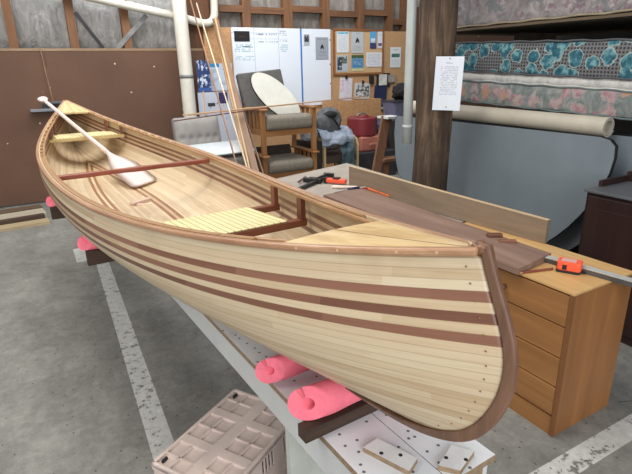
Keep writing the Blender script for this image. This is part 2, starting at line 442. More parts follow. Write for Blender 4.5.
# decks
def deck_mat():
    t = NT('deck_wood'); v = t.coord(scale=(1, 5, 1)); x, y, z = t.sep(t.coord())
    n = t.noise(v, 5, 5, .6, .5)
    c = t.ramp(n, [(.3, (196, 160, 108)), (.5, (220, 190, 138)), (.7, (232, 208, 160))])
    seam = t.math('LESS_THAN', t.math('ABSOLUTE', y), .0022)
    t.col(t.mix(t.math('MULTIPLY', seam, .75), c, lin((96, 60, 38)))); t.rough(.35); return t.m
DECK = deck_mat()
for sg in (1, -1):
    b = MB(); n = 14; V = []
    for i in range(n+1):
        a = 1.985 + (2.384-1.985)*i/n; w = max(.003, wg(sg*a)-.006)
        V.append([[b.b.verts.new((sg*a, w*f, zg(sg*a) - .002 + .004*(1-f*f)*min(1, w*12) - dz)) for f in (-1, -.5, 0, .5, 1)] for dz in (0, .014)])
    for i in range(n):
        for j in range(4):
            b.b.faces.new((V[i][0][j], V[i][0][j+1], V[i+1][0][j+1], V[i+1][0][j])); b.b.faces.new((V[i][1][j], V[i][1][j+1], V[i+1][1][j+1], V[i+1][1][j]))
        for j in (0, 4): b.b.faces.new((V[i][0][j], V[i+1][0][j], V[i+1][1][j], V[i][1][j]))
    for i in (0, n):
        for j in range(4): b.b.faces.new((V[i][0][j], V[i][0][j+1], V[i][1][j+1], V[i][1][j]))
    b.build('deck', DECK, canoe)
# thwart
poly = []
hw = wg(.104) - .02
n = 40
def tw(y): return .016 + .008*math.cos(y/hw*PI*3)*(1-abs(y/hw)) + .008*abs(y/hw)**3
poly = [(.104 - tw(-hw+2*hw*i/n), -hw+2*hw*i/n) for i in range(n+1)] + [(.104 + tw(hw-2*hw*i/n), hw-2*hw*i/n) for i in range(n+1)]
MB().prism(poly, zg(.1)-.044, zg(.1)-.020).build('thwart', wood('thwart_redwood', (164, 92, 70), (122, 62, 46), 'y', 5, .35), canoe, bevel=.005)
# seats
def weave_mat(name, c, d, e):
    t = NT(name); v = t.coord(); x, y, z = t.sep(v)
    fx = t.math('FRACT', t.math('MULTIPLY', x, 40)); fy = t.math('FRACT', t.math('MULTIPLY', y, 40))
    g = t.math('MAXIMUM', t.math('LESS_THAN', fx, .13), t.math('LESS_THAN', fy, .13))
    n = t.noise(v, 6, 3)
    t.col(t.mix(t.math('MULTIPLY', g, e), t.ramp(n, [(.3, c), (.7, tuple(min(255, q*1.06) for q in c))]), lin(d))); t.rough(.5)
    t.bump(t.math('SUBTRACT', 1, g), .5, .004); return t.m
CANE = weave_mat('woven_seat_webbing', (226, 216, 164), (120, 100, 50), .75)
def seat(a0, a1, drop, hy, DARK, level=False):
    zb = (lambda a: min(zg(a0), zg(a1)) - drop) if level else (lambda a: zg(a) - drop)
    sl = math.atan2(zb(a1)-zb(a0), a1-a0); am = (a0+a1)/2; zm = (zb(a0)+zb(a1))/2
    M = Matrix.Translation((am, 0, zm)) @ Matrix.Rotation(-sl, 4, 'Y'); L = (a1-a0)/2
    o = MB().box(-L-.012, L+.012, -hy, hy, .008, .0135, M).build('seat', CANE, canoe, bevel=.003)
    for a in (a0, a1):
        w = wg(a) - .012; z = zb(a)
        MB().box(a-.016, a+.016, -w, w, z-.018, z+.008).build('seat_bar', DARK, o, bevel=.003)
        for s in (-1, 1):
            MB().box(a-.016, a+.016, s*(wg(a)-.028)-.010, s*(wg(a)-.028)+.010, z+.008, zg(a)-.012).build('seat_hanger', DARKH, o, bevel=.002)
    for s in (-1, 1):
        MB().box(-L+.016, L-.016, s*hy-.012, s*hy+.012, -.016, .0075, M).build('side_rail', DARK, o, bevel=.002)
    return o
DARKH = wood('dark_hanger', (128, 74, 52), (92, 50, 36), 'z', 5, .4)
seat(1.075, 1.385, .098, .205, DARK)
seat(-1.70, -1.43, .082, .225, wood('pale_seat_bar', (206, 186, 132), (170, 146, 96), 'y', 5, .4), True)
# plugs and stem fastenings
PLUG = plain('plug_dark', (136, 100, 74), .5)
pl = None
for a in (2.34, 2.27, 2.15, 2.05):
    if pl is None: pl = MB().box(-.003, .003, -.001, .0012, -.003, .003).build('screw_plug', plain('plug_wood', (206, 172, 138), .5), canoe, bevel=.0015); o = pl
    else: o = pl.copy(); COL.objects.link(o)
    o.location = (a, -(wg(a)+.0172), zg(a)-.006); o.rotation_euler.z = math.atan((wg(a+.01)-wg(a-.01))/.02*-1)
fs = None
for i in range(15):
    h = .12 + .82*i/14; p = hull_pt(1, h, -1); a = p.x - .03; q = None
    lo, hi = .9, 1.
    for _ in range(30):
        mid = (lo+hi)/2; q = hull_pt(mid, h, -1)
        if q.x > a: hi = mid
        else: lo = mid
    if fs is None: fs = MB().box(-.0016, .0016, -.0012, .0012, -.0016, .0016).build('stem_nail', PLUG, canoe, bevel=.001); o = fs
    else: o = fs.copy(); COL.objects.link(o)
    o.location = (q.x, q.y-.0005, q.z); o.rotation_euler.z = .3

# ------------------------------------------------------------------ paddle and offcut in the canoe
PADW = wood('paddle_wood', (228, 212, 206), (208, 188, 180), 'x', 4, .5)
p0, p1 = Vector((.592, 3.40, .904)), Vector((.122, 5.03, 1.408))
padd = thing('canoe_paddle', 'pale wooden paddle lying across the far seat inside the canoe', 'paddle', p0)
dv = p1-p0; Lp = dv.length
padd.rotation_euler = (dv.to_track_quat('X', 'Z').to_matrix() @ Matrix.Rotation(-.15, 3, 'X')).to_euler()
b = MB(); prof = []
for i in range(29):
    t = i/28; x = .58*t
    hwid = .096*(.80+.2*min(1, t/.05)**.6) * (1 if t < .46 else (.5+.5*math.cos(PI*(t-.46)/.54))*.84+.16)
    hwid = max(.016, hwid); th = .004 + .010*t**2
    prof.append((x, hwid, th))
V = []
for x, w, th in prof:
    V.append([b.b.verts.new(q) for q in ((x, -w, 0), (x, -w*.4, th), (x, 0, th*1.3), (x, w*.4, th), (x, w, 0), (x, w*.4, -th), (x, 0, -th*1.3), (x, -w*.4, -th))])
for r, q in zip(V, V[1:]):
    for j in range(8): b.b.faces.new((r[j], r[(j+1) % 8], q[(j+1) % 8], q[j]))
b.b.faces.new(V[0]); b.b.faces.new(V[-1])
b.build('blade', PADW, padd, smooth=True)
MB().tube([(.56, 0, 0), (.64, 0, 0), (1., 0, 0), (Lp-.1, 0, 0), (Lp-.03, 0, 0)], .0165, 14, [1.05, 1, .95, .9, .9]).build('shaft', PADW, padd, smooth=True)
b = MB(); b.sweep([(Lp-.045, -.0, 0), (Lp-.02, 0, 0), (Lp+.015, 0, 0), (Lp+.04, 0, 0)], [(.019*math.cos(q*PI/6)*2.2, .019*math.sin(q*PI/6)) for q in range(12)], scale=[.5, .85, 1.15, .85])
b.build('grip', PADW, padd, smooth=True, subsurf=1)
blk = MB().box(-.075, .075, -.02, .02, 0, .034)
for v in blk.b.verts: v.co += noise.noise_vector(v.co*9)*.012
o = blk.build('wood_offcut', plain('pink_offcut', (205, 178, 160), .6), None, bevel=.008, seg=3, loc=(.485, 3.02, .858), rz=.45)
tag(o, 'small carved pale wood scrap lying on the canoe floor', 'wood scrap')
tag(MB().bar((-.05, 0, .0), (.04, 0, 0), .022, .02, taper=.6).build('wood_peg', plain('pale_peg', (222, 196, 176), .6), None, bevel=.005, loc=(.50, 2.965, .868), rz=-.5),
    'short tapered wood peg beside the carved scrap in the canoe', 'wood peg')

# ------------------------------------------------------------------ strongback, cradles, noodles
def beam_mat():
    t = NT('white_melamine'); v = t.coord(); n = t.noise(v, 4, 4)
    base = t.ramp(n, [(.3, (220, 223, 227)), (.7, (238, 240, 243))])
    vo = t.n('ShaderNodeTexVoronoi', voronoi_dimensions='2D'); t.put(vo.inputs['Vector'], v); vo.inputs['Scale'].default_value = 24
    sp = t.math('MULTIPLY', t.math('LESS_THAN', vo.outputs['Distance'], .10), t.math('GREATER_THAN', t.sep(vo.outputs['Color'])[0], .35))
    g = t.noise(v, 12, 5, .7); gm = t.ramp(g, [(.6, (0, 0, 0)), (.75, (255, 255, 255))])
    cur = t.mix(t.math('MULTIPLY', gm, .5), base, lin((168, 150, 118)))
    t.col(t.mix(t.math('MULTIPLY', sp, .85), cur, lin((48, 40, 34)))); t.rough(.4); return t.m
MEL = beam_mat(); MELS = plain('white_side_panel', (208, 210, 209), .45, .04, 3); CHIP = plain('chip_edge', (146, 124, 98), .8, .12, 60)
sb = thing('canoe_strongback', 'long white melamine box beam standing under the canoe', 'workbench', (CX, CY, 0), YAW)
def topboard(y0, y1, x1):
    b = MB().box(-2.2, x1, y0, y1, .702, .72)
    b.b.faces.ensure_lookup_table()
    for f in b.b.faces:
        f.normal_update(); f.material_index = 0 if f.normal.z > .5 else 1
    return b.build('top_board', [MEL, CHIP], sb)
topboard(-.062, .096, 2.315); topboard(.098, .246, 2.297)
MB().box(-2.2, 2.30, -.060, -.044, .607, .702).build('side_panel', MELS, sb)
MB().box(-2.2, 2.28, .228, .244, .607, .702).build('side_panel', MELS, sb)
MB().box(2.262, 2.28, -.044, .228, .607, .702).build('end_panel', CHIP, sb)
for a in (1.78, -1.7):
    MB().box(a-.012, a+.012, -.04, .225, 0, .607).build('leg_panel', plain('pale_leg_panel', (188, 192, 184), .5, .04), sb)
MB().box(-1.68, 1.76, .203, .223, .2, .32).build('stretcher', MELS, sb)

PINK = plain('pink_foam', (243, 120, 138), .85, .05, 25, bump=.25)
CRW = wood('cradle_timber', (80, 60, 47), (54, 40, 31), 'y', 6, .85)
def noodle(a, y0, y1, zc, rise, label, r=.037, squash=0):
    n = 22; ri = r*.36; y0 += .038; gap = .2; k = 26
    ang = [2.3+gap+(2*PI-2*gap)*i/k for i in range(k+1)]
    b = MB(); rings = []; m = max(abs(y0), abs(y1))
    for i in range(n+1):
        y = y0+(y1-y0)*i/n; z = zc+rise*(y/m)**2; q = 1-squash*min(1, max(0, (y-y0)/.12))
        ring = []
        for rad in (r, ri):
            ring.append([b.b.verts.new((rad*math.cos(t), y + max(0, 1-i/8)*(.75*rad*math.cos(t) + .35*rad*math.sin(t)), z + rad*q*math.sin(t) - r*(1-q))) for t in ang])
        rings.append(ring)
    for p, q in zip(rings, rings[1:]):
        for w in (0, 1):
            for j in range(k): b.b.faces.new((p[w][j], p[w][j+1], q[w][j+1], q[w][j])).smooth = True
        for j in (0, k): b.b.faces.new((p[0][j], q[0][j], q[1][j], p[1][j]))
    for e in (0, n):
        for j in range(k): b.b.faces.new((rings[e][0][j], rings[e][0][j+1], rings[e][1][j+1], rings[e][1][j])).smooth = False
    b.rough(.003, 14, a)
    o = b.build('pool_noodle', PINK, None, loc=(CX+DX*a, CY+DY*a, 0), rz=YAW)
    return tag(o, label, 'foam noodle', 'pink foam noodles under the canoe')
def cradle(a, y0, y1, zc, rise, label):
    n = 20; m = max(abs(y0), abs(y1)); zt = lambda y: zc - .037 + rise*(y/m)**2
    poly = [(y0, .7202), (y1, .7202)] + [(y1+(y0-y1)*i/n, zt(y1+(y0-y1)*i/n)) for i in range(n+1)]
    M = Matrix(((0, 0, 1, 0), (1, 0, 0, 0), (0, 1, 0, 0), (0, 0, 0, 1)))
    o = MB().prism(poly, -.019, .019, M).build('cradle_board', CRW, None, bevel=.002, loc=(CX+DX*a, CY+DY*a, 0), rz=YAW)
    return tag(o, label, 'cradle', 'timber canoe cradles')
noodle(1.975, -.118, .24, .800, .014, 'pink foam noodle under the canoe nearest the bow', .043, .05)
cradle(1.995, -.112, .24, .793, .012, 'dark timber cradle under the nearest pink noodle')
noodle(1.755, -.112, .24, .775, .0, 'pink foam noodle lying on the white beam behind the nearest one')
noodle(.36, -.385, .385, .817, .018, 'pink foam noodle under the middle of the canoe')
cradle(.375, -.352, .352, .817, .016, 'dark timber cradle under the middle of the canoe')
noodle(-.66, -.425, .425, .822, .018, 'pink foam noodle furthest away near the brown wall')
cradle(-.645, -.405, .405, .822, .016, 'dark timber cradle furthest away near the floor planks')
def offcut(pts, label, t=.014):
    c = Vector((sum(p[0] for p in pts)/4, sum(p[1] for p in pts)/4, .7202))
    b = MB().prism([(p[0]-c.x, p[1]-c.y) for p in pts], 0, t)
    for f in b.b.faces:
        f.normal_update(); f.material_index = 0 if abs(f.normal.z) > .5 else 1
    o = b.build('board_offcut', [plain('offcut_white', (226, 226, 224), .4, .05, 12), CHIP], None, loc=c)
    tag(o, label, 'board offcut', 'white board offcuts on the beam')
    for i in range(2):
        b = MB(); b.tube([(0, 0, t-.001), (0, 0, t+.0006)], .005, 10)
        h = b.build('screw_hole', plain('hole_dark', (40, 36, 32), .9), o); h.location = (-.02+.035*i, .012-.028*i, 0)
offcut([(.560, .800), (.608, .808), (.650, .706), (.607, .685)], 'long white offcut lying on the beam in front of the nearest cradle')
offcut([(.747, .697), (.780, .655), (.707, .627), (.675, .665)], 'small square white offcut at the near end of the beam')

# ------------------------------------------------------------------ crate
CRT = plain('pink_beige_plastic', (208, 191, 182), .55, .07, 9)
cr = thing('plastic_crate', 'dusty pink-beige plastic crate lying upside down on the concrete', 'crate', (.449, 1.512, 0), math.radians(32))
lx, ly, H = .24, .165, .30
MB().box(-lx, lx, -ly, ly, H-.022, H-.012).build('base_plate', CRT, cr)
b = MB()
b.box(-lx, lx, -ly, -ly+.012, H-.02, H); b.box(-lx, lx, ly-.012, ly, H-.02, H); b.box(-lx, -lx+.012, -ly, ly, H-.02, H); b.box(lx-.012, lx, -ly, ly, H-.02, H)
b.build('rim', CRT, cr, bevel=.003)
MB().box(-lx+.01, lx-.01, -.026, .026, H-.016, H-.002).build('wide_band', CRT, cr, bevel=.004)
for x in (-.088, .088): MB().box(x-.022, x+.022, -ly+.01, ly-.01, H-.016, H-.0022).build('wide_band', CRT, cr, bevel=.004)
for y in (-.092, .092): MB().box(-lx+.01, lx-.01, y-.003, y+.003, H-.016, H-.003).build('thin_rib', CRT, cr)
for x in (-.175, 0, .175): MB().box(x-.003, x+.003, -ly+.01, ly-.01, H-.016, H-.003).build('thin_rib', CRT, cr)
def slotwall(L, M):
    b = MB(); b.box(-L, L, -.006, .006, H-.030, H-.013, M); b.box(-L, L, -.006, .006, 0, H-.10, M)
    x = -L
    for i, c in enumerate([-.6*L, .0, .6*L]):
        for kx in range(4):
            s = c - .034 + .020*kx
            b.box(x, s, -.006, -.002, H-.10, H-.030, M); x = s+.012
    b.box(x, L, -.006, -.002, H-.10, H-.030, M)
    b.box(-L, L, -.010, .010, 0, .02, M); b.box(-L, L, -.009, .009, .13, .142, M)
    b.build('side_wall', CRT, cr)
slotwall(lx, Matrix.Translation((0, -ly+.006, 0))); slotwall(lx, Matrix.Translation((0, ly-.006, 0)))
slotwall(ly-.012, Matrix.Translation((-lx+.006, 0, 0)) @ Matrix.Rotation(PI/2, 4, 'Z')); slotwall(ly-.012, Matrix.Translation((lx-.006, 0, 0)) @ Matrix.Rotation(PI/2, 4, 'Z'))
for x in (-lx+.035, lx-.035):
    MB().box(x-.012, x+.012, ly-.034, ly-.026, H-.014, H-.0015).build('hand_slot', plain('slot_dark', (40, 34, 32), .9), cr)

# ------------------------------------------------------------------ chest of drawers
OAKF = wood('chest_front_wood', (172, 122, 72), (138, 94, 54), 'y', 4, .42)
OAKS = wood('chest_side_wood', (164, 112, 66), (132, 88, 50), 'z', 3, .42)
OAKT = wood('chest_top_wood', (220, 182, 126), (190, 148, 94), 'y', 4, .35)
EDGE = wood('chest_edge_dark', (138, 92, 54), (112, 72, 40), 'z', 4, .5)
ch = thing('chest_of_drawers', 'honey coloured wooden chest of drawers beside the canoe bow', 'chest of drawers', (1.804, 1.094, 0), math.radians(.6))
D, Wd, Ht = .43, .95, .712
MB().box(.012, D, .0, Wd, .0, Ht-.010).build('body', OAKS, ch)
MB().box(-.003, D+.004, -.003, Wd+.003, Ht-.010, Ht).build('top', OAKT, ch, bevel=.001)
MB().box(-.002, .014, -.001, .016, 0, Ht-.010).build('corner_stile', EDGE, ch); MB().box(-.002, .014, Wd-.016, Wd+.001, 0, Ht-.010).build('corner_stile', EDGE, ch)
MB().box(.004, .02, .016, Wd-.016, 0, .095).build('plinth', OAKF, ch)
zs = [.105, .252, .398, .548, .696]
for z0, z1 in zip(zs, zs[1:]):
    dr = MB().box(-.001, .016, .018, Wd-.018, z0+.003, z1-.003).build('drawer', OAKF, ch, bevel=.002)
    for y in ((.335, .64) if z0 > .5 else ()):
        b = MB(); b.tube([(-.001, y, (z0+z1)/2), (-.012, y, (z0+z1)/2), (-.02, y, (z0+z1)/2), (-.034, y, (z0+z1)/2), (-.040, y, (z0+z1)/2)], .0145, 14, [.8, .7, 1.25, 1.35, .8])
        b.build('knob', wood('knob_brown', (112, 78, 58), (84, 56, 40), 'x'), dr, smooth=True)

# workbench behind the chest
BT = plain('bench_top_grey', (164, 154, 144), .7, .07, 5)
bn = thing('workbench', 'grey-brown topped bench behind the canoe gunwale', 'workbench', (1.75, 2.08, 0))
MB().prism([(0, 0), (.85, 0), (.93, 2.08), (0, 1.80)], .68, .71).build('bench_top', BT, bn, bevel=.003)
for x, y in ((.05, .05), (.05, 1.7), (.75, .05), (.8, 1.85)):
    MB().box(x-.03, x+.03, y-.03, y+.03, 0, .68).build('leg', OAKS, bn)
MB().box(.03, .75, .06, .08, .56, .68).build('apron', OAKS, bn); MB().box(.05, .07, .08, 1.67, .56, .68).build('apron', OAKS, bn)

# plank, upright board
PLK = wood('mahogany_plank', (148, 120, 104), (118, 92, 80), 'y', 4, .65)
pk = MB().prism([(1.768, 1.345), (2.062, 1.395), (2.092, 3.065), (1.748, 3.03)], .7125, .743)
tag(pk.build('timber_plank', PLK, None, bevel=.002), 'wide reddish brown plank lying flat on the chest and bench', 'plank')
UB = wood('upright_board_wood', (146, 127, 106), (116, 100, 84), 'y', 4, .6)
ub = MB()
pp = [(2.137, 3.29), (2.134, 2.84), (2.14, 2.42), (2.222, 1.55)]
ubo = MB().prism(pp + [(x+.030, y+.005) for x, y in reversed(pp)], .7125, .868)
for v in ubo.b.verts:
    if v.co.z > .8: v.co.z -= .03*max(0, (2.5-v.co.y)/1.0)
ubo = ubo.build('edge_standing_board', [UB], None, bevel=.002)
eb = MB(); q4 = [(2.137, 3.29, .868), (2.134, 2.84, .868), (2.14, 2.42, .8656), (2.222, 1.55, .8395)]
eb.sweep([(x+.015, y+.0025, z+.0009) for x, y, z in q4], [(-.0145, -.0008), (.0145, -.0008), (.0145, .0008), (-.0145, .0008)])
eb.build('pale_top_edge', wood('pale_edge', (208, 184, 148), (180, 152, 116), 'y', 4, .6), ubo)  # paler strip along the top of the board
tag(ubo, 'long pale board standing on edge along the bench', 'board')

# straight edge, tape, pencil, wood bits
ALU = plain('aluminium', (206, 206, 202), .4, .05, 20, .35)
rl = thing('straight_edge', 'aluminium straight edge sticking out past the chest top', 'straight edge', (2.005, 1.385, .7125))
rl.rotation_euler.z = math.atan2(-.359, .055)
MB().box(0, 1.0, -.004, .034, .022, .026).build('top_flange', ALU, rl); MB().box(0, 1.0, -.004, -.001, 0, .022).build('web', plain('alu_dark', (92, 90, 88), .5, metal=.4), rl)
MB().box(0, 1.0, .031, .034, 0, .022).build('web', ALU, rl)
ORG = plain('orange_plastic', (242, 96, 64), .35, .03); BLK = plain('black_plastic', (32, 32, 33), .45, .1)
tp = thing('tape_measure', 'orange and black tape measure on the chest top', 'tape measure', (2.003, 1.258, .7125), math.radians(-62))
def rr(x0, x1, y0, y1, r):
    out = []
    for cx, cy, a in ((x1-r, y1-r, 0), (x0+r, y1-r, 90), (x0+r, y0+r, 180), (x1-r, y0+r, 270)):
        out += [(cx+r*math.cos(math.radians(a+q)), cy+r*math.sin(math.radians(a+q))) for q in (0, 22, 45, 67, 90)]
    return out
MB().prism(rr(-.050, .050, -.037, .037, .016), .010, .050).build('case', ORG, tp, bevel=.005)
MB().prism(rr(-.052, .046, -.039, .035, .012), 0, .010).build('base_grip', BLK, tp, bevel=.002)
MB().box(-.034, .026, -.022, .020, .050, .0515).build('printed_sticker', paper('tape_sticker', (206, 166, 156), [(.1, .9, .2, .8, (90, 60, 60), 'text', 3, 14)]), tp)
MB().box(-.026, -.008, -.0385, -.036, .016, .038).build('side_mark', BLK, tp); MB().box(.048, .068, -.012, .012, .002, .010).build('blade_hook', BLK, tp); MB().box(-.0525, -.048, -.012, .012, .014, .034).build('lock_button', BLK, tp)
pc = thing('carpenter_pencil', 'reddish brown carpenter pencil lying on the chest top', 'pencil', (1.80, 1.348, .718)); pc.rotation_euler.z = math.atan2(-.045, .16)
MB().box(0, .16, -.005, .005, -.0045, .0045).build('barrel', plain('pencil_red', (128, 66, 52), .5), pc, bevel=.002)
MB().bar((0, 0, 0), (-.018, 0, 0), .009, .008, taper=.2).build('tip', plain('pencil_tip', (196, 150, 110), .6), pc)
tag(MB().box(-.04, .04, -.016, .016, 0, .02).build('wood_chock', wood('chock_dark', (120, 74, 52), (92, 54, 38), 'x'), None, bevel=.006, loc=(2.028, 1.712, .7425), rz=-.6), 'dark rounded wood chock on the plank, further from the tape', 'wood chock')
tag(MB().box(-.042, .042, -.012, .012, 0, .016).build('wood_chock', wood('chock_mid', (146, 98, 72), (116, 74, 54), 'x'), None, bevel=.003, loc=(2.014, 1.615, .7425), rz=-.75), 'paler wood chock on the plank, nearer the tape', 'wood chock')

# clamp, drill-like gun, pens
cl = thing('bar_clamp', 'black bar clamp lying on the grey bench top', 'clamp', (1.90, 3.47, .711), math.atan2(.285, .44))
MB().box(-.23, .14, -.017, .017, .004, .03).build('handle', BLK, cl, bevel=.006)
MB().box(.08, .30, -.009, .009, .03, .048).build('bar', plain('clamp_bar', (74, 62, 56), .4, metal=.5), cl)
MB().box(.06, .10, -.04, .12, .004, .04).build('jaw', BLK, cl, bevel=.004); MB().box(.12, .15, -.03, .10, .006, .036).build('jaw', BLK, cl, bevel=.004)
MB().box(.26, .29, -.06, .03, .004, .05).build('trigger', BLK, cl, bevel=.003)
MB().bar((-.02, .12, .02), (.20, .17, .02), .012, .012).build('guide_rod', plain('rod_brown', (84, 72, 62), .5), cl)
cg = thing('orange_clamp_grip', 'orange plastic clamp grip against the upright board', 'clamp grip', (2.085, 3.40, .711), math.radians(-58))
MB().box(-.09, .09, -.022, .022, .008, .045).build('grip_body', ORG, cg, bevel=.009); MB().box(-.105, -.08, -.024, .024, .0, .052).build('end_cap', BLK, cg, bevel=.004)
MB().box(-.02, .03, -.025, .025, .045, .055).build('slider', plain('slider_dark', (70, 40, 34), .5), cg)
def stick(name, p, q, w, mat, label, cat, h=None):
    p, q = Vector(p), Vector(q)
    o = MB().bar((0, 0, 0), q-p, w, h or w).build(name, mat, None, bevel=w*.15); o.location = p; return tag(o, label, cat)
stick('wood_wedge', (1.985, 3.30, .722), (2.10, 3.115, .735), .03, plain('wedge_white', (220, 206, 190), .6), 'small pale wood wedge in front of the orange grip', 'wedge', .018)
stick('steel_scriber', (1.84, 3.03, .748), (2.0, 3.06, .748), .007, ALU, 'thin grey marking tool on the far end of the plank', 'marking tool')
pn = thing('blue_chisel', 'dark blue handled chisel on the far end of the plank', 'chisel', (2.02, 3.05, .751), math.radians(-10))
MB().tube([(-.05, 0, 0), (.05, 0, 0)], .008, 10).build('handle', plain('navy_handle', (30, 40, 84), .4), pn, smooth=True); MB().box(.05, .10, -.004, .004, -.003, .003).build('tip', ALU, pn)
stick('red_pencil', (2.06, 3.26, .722), (2.112, 2.98, .748), .012, plain('red_paint', (150, 44, 40), .4), 'dark red pencil leaning along the upright board base', 'pencil')
stick('orange_pencil', (2.113, 3.0, .748), (2.098, 2.72, .748), .012, plain('orange_paint', (226, 110, 62), .4), 'orange pencil on the plank along the upright board', 'pencil')

# ------------------------------------------------------------------ post, downpipe, notice
def post_mat():
    t = NT('weathered_pole'); v = t.coord(scale=(3, 3, .35)); n = t.noise(v, 6, 7, .7, .8); n2 = t.noise(t.coord(), 2, 4)
    t.col(t.ramp(t.math('ADD', t.math('MULTIPLY', n, .65), t.math('MULTIPLY', n2, .35)), [(.34, (40, 31, 25)), (.5, (78, 61, 48)), (.63, (116, 95, 76))])); t.rough(.85); t.bump(n, .6, .02); return t.m
PX, PY = 2.937, 3.228
b = MB()
def pf(u, v):
    a = 2*PI*u; z = 3.6*v; r = .152 + .012*noise.fractal(Vector((math.cos(a)*1.5, math.sin(a)*1.5, z*1.3)), 1, 2, 4) - .004*z
    return Vector((r*math.cos(a), r*math.sin(a), z))
b.grid(pf, 40, 60, cu=True)
po = b.build('timber_pole', post_mat(), None, smooth=True, loc=(PX, PY, 0)); tag(po, 'weathered round timber pole standing behind the bench', 'pole')
PVC = plain('white_pvc', (178, 185, 182), .4, .04, 3)
dp = thing('downpipe', 'white plastic downpipe running beside the timber pole', 'pipe', (2.784, 3.37, 0))
MB().tube([(0, 0, .98), (0, 0, 1.5), (0, 0, 2.2), (0, 0, 3.6)], .039, 24).build('pipe', PVC, dp, smooth=True)
MB().tube([(0, 0, 1.115), (0, 0, 1.14)], .044, 24).build('clip', PVC, dp, smooth=True)
MB().box(-.005, .045, -.01, .01, 1.12, 1.135).build('bracket', PVC, dp)
nt = thing('paper_notice', 'white printed notice pinned to the timber pole', 'notice', (2.884, 3.022, 1.475), math.radians(-42))
nt.rotation_euler = (0, math.radians(1.5), math.radians(-44))
nm = paper('pole_notice_print', (226, 232, 240), [(.2, .82, .28, .82, (140, 148, 160), 'text', 17, 30, .5), (.38, .62, .86, .9, (120, 130, 150), 'text', 2, 14, .6)])
b = MB(); b.grid(lambda u, v: Vector((-.105+.21*u, -.02+.02*math.cos((u-.3)*2)-.02, -.2+.4*v)), 9, 3)
b.build('sheet', nm, nt, solid=.0015)
for z in (.185, -.175): MB().ball((0, -.022, z), .005, 2).build('pin', BLK, nt)

# ------------------------------------------------------------------ mattresses, roll, panels, cabinet
def yz2(t, amp, fr):
    v = t.coord(); x, y, z = t.sep(v); nd = t.noise(v, fr, 4, .6); nd2 = t.noise(t.coord(loc=(3, 5, 7)), fr, 4, .6)
    c = t.n('ShaderNodeCombineXYZ')
    t.put(c.inputs[0], t.math('ADD', t.math('ADD', y, x), t.math('MULTIPLY', nd, amp))); t.put(c.inputs[1], t.math('ADD', z, t.math('MULTIPLY', nd2, amp)))
    return c.outputs[0]
def floral(name, base, c1, c2, c3, scale, thr=.42):
    t = NT(name); v = t.coord()
    bg = t.ramp(t.noise(v, 7, 6, .65, 1.4), [(.3, base[0]), (.5, base[1]), (.68, base[2])])
    vo = t.n('ShaderNodeTexVoronoi', voronoi_dimensions='2D'); t.put(vo.inputs['Vector'], yz2(t, .22, 9)); vo.inputs['Scale'].default_value = scale
    cs = t.sep(vo.outputs['Color'])
    fl = t.ramp(t.noise(v, 22, 4), [(.36, c1), (.5, c2), (.62, base[2])])
    fl = t.mix(t.math('GREATER_THAN', cs[1], .72), fl, lin(c3))
    m = t.math('MULTIPLY', t.math('LESS_THAN', vo.outputs['Distance'], thr), t.math('GREATER_THAN', cs[0], .4))
    t.col(t.mix(t.math('MULTIPLY', m, .75), bg, fl)); t.rough(.85); t.bump(t.noise(v, 18, 3), .2, .02); return t.m
def rosette():
    t = NT('teal_rosette_ticking'); v = t.coord(); x, y, z = t.sep(v)
    fy = t.math('FRACT', t.math('MULTIPLY', y, 40)); fz = t.math('FRACT', t.math('MULTIPLY', z, 40))
    g = t.math('MULTIPLY', t.math('GREATER_THAN', fy, .4), t.math('GREATER_THAN', fz, .4))
    bg = t.mix(g, lin((112, 112, 114)), lin((48, 48, 53)))
    vo = t.n('ShaderNodeTexVoronoi', voronoi_dimensions='2D'); t.put(vo.inputs['Vector'], yz2(t, .07, 14)); vo.inputs['Scale'].default_value = 8.4; vo.inputs['Randomness'].default_value = .75
    cs = t.sep(vo.outputs['Color']); ok = t.math('GREATER_THAN', cs[0], .30)
    d = vo.outputs['Distance']
    m1 = t.math('MULTIPLY', t.math('LESS_THAN', d, .47), ok); m2 = t.math('MULTIPLY', t.math('LESS_THAN', d, .41), ok)
    teal = t.ramp(t.noise(v, 20, 4), [(.35, (26, 70, 88)), (.5, (46, 104, 120)), (.64, (118, 162, 168))])
    t.col(t.mix(m2, t.mix(m1, bg, lin((150, 166, 160))), teal)); t.rough(.8); t.bump(t.noise(v, 16, 3), .2, .02); return t.m
def mattress(name, label, x0, x1, y0, y1, z0, z1, mat, tilt, pipe=None, parts=()):
    cy, cz = (y0+y1)/2, (z0+z1)/2
    r = thing(name, label, 'mattress', (x0, cy, cz), 0, 'mattresses in the stack'); r.rotation_euler.x = tilt
    L = (y1-y0)/2; h = (z1-z0)/2
    n = 40
    b = MB().box(0, x1-x0, -L, L, -h, h); bmesh.ops.subdivide_edges(b.b, edges=b.b.edges[:], cuts=12, use_grid_fill=True)
    for v in b.b.verts:
        k = noise.noise(v.co*3+Vector((cz*9, 0, 0)))*.012
        if v.co.x < .001: v.co.x += k - .012*(1-(v.co.z/h)**2)
        if abs(v.co.z) > h-.001: v.co.z += -.006*(k > 0)*math.copysign(1, v.co.z)
    b.build('cover', mat, r, smooth=True, bevel=.02, seg=3)
    for zz in (-h, h):
        MB().tube([(-.004, -L+.02+(2*L-.04)*i/30, zz*.97+.004*math.sin(i*1.7)) for i in range(31)], .007, 8).build('piping', pipe or mat, r, smooth=True)
    return r
TI = .04
x0 = 3.40
top = mattress('mattress', 'grey and mauve floral mattress on a plywood base at the top of the stack', 3.36, 5.0, 1.2, 3.95, 1.905, 2.43,
    floral('mauve_floral', ((100, 96, 98), (140, 134, 134), (172, 166, 164)), (112, 92, 102), (136, 116, 124), (108, 112, 116), 9), .010, plain('tan_piping', (150, 136, 112), .8))
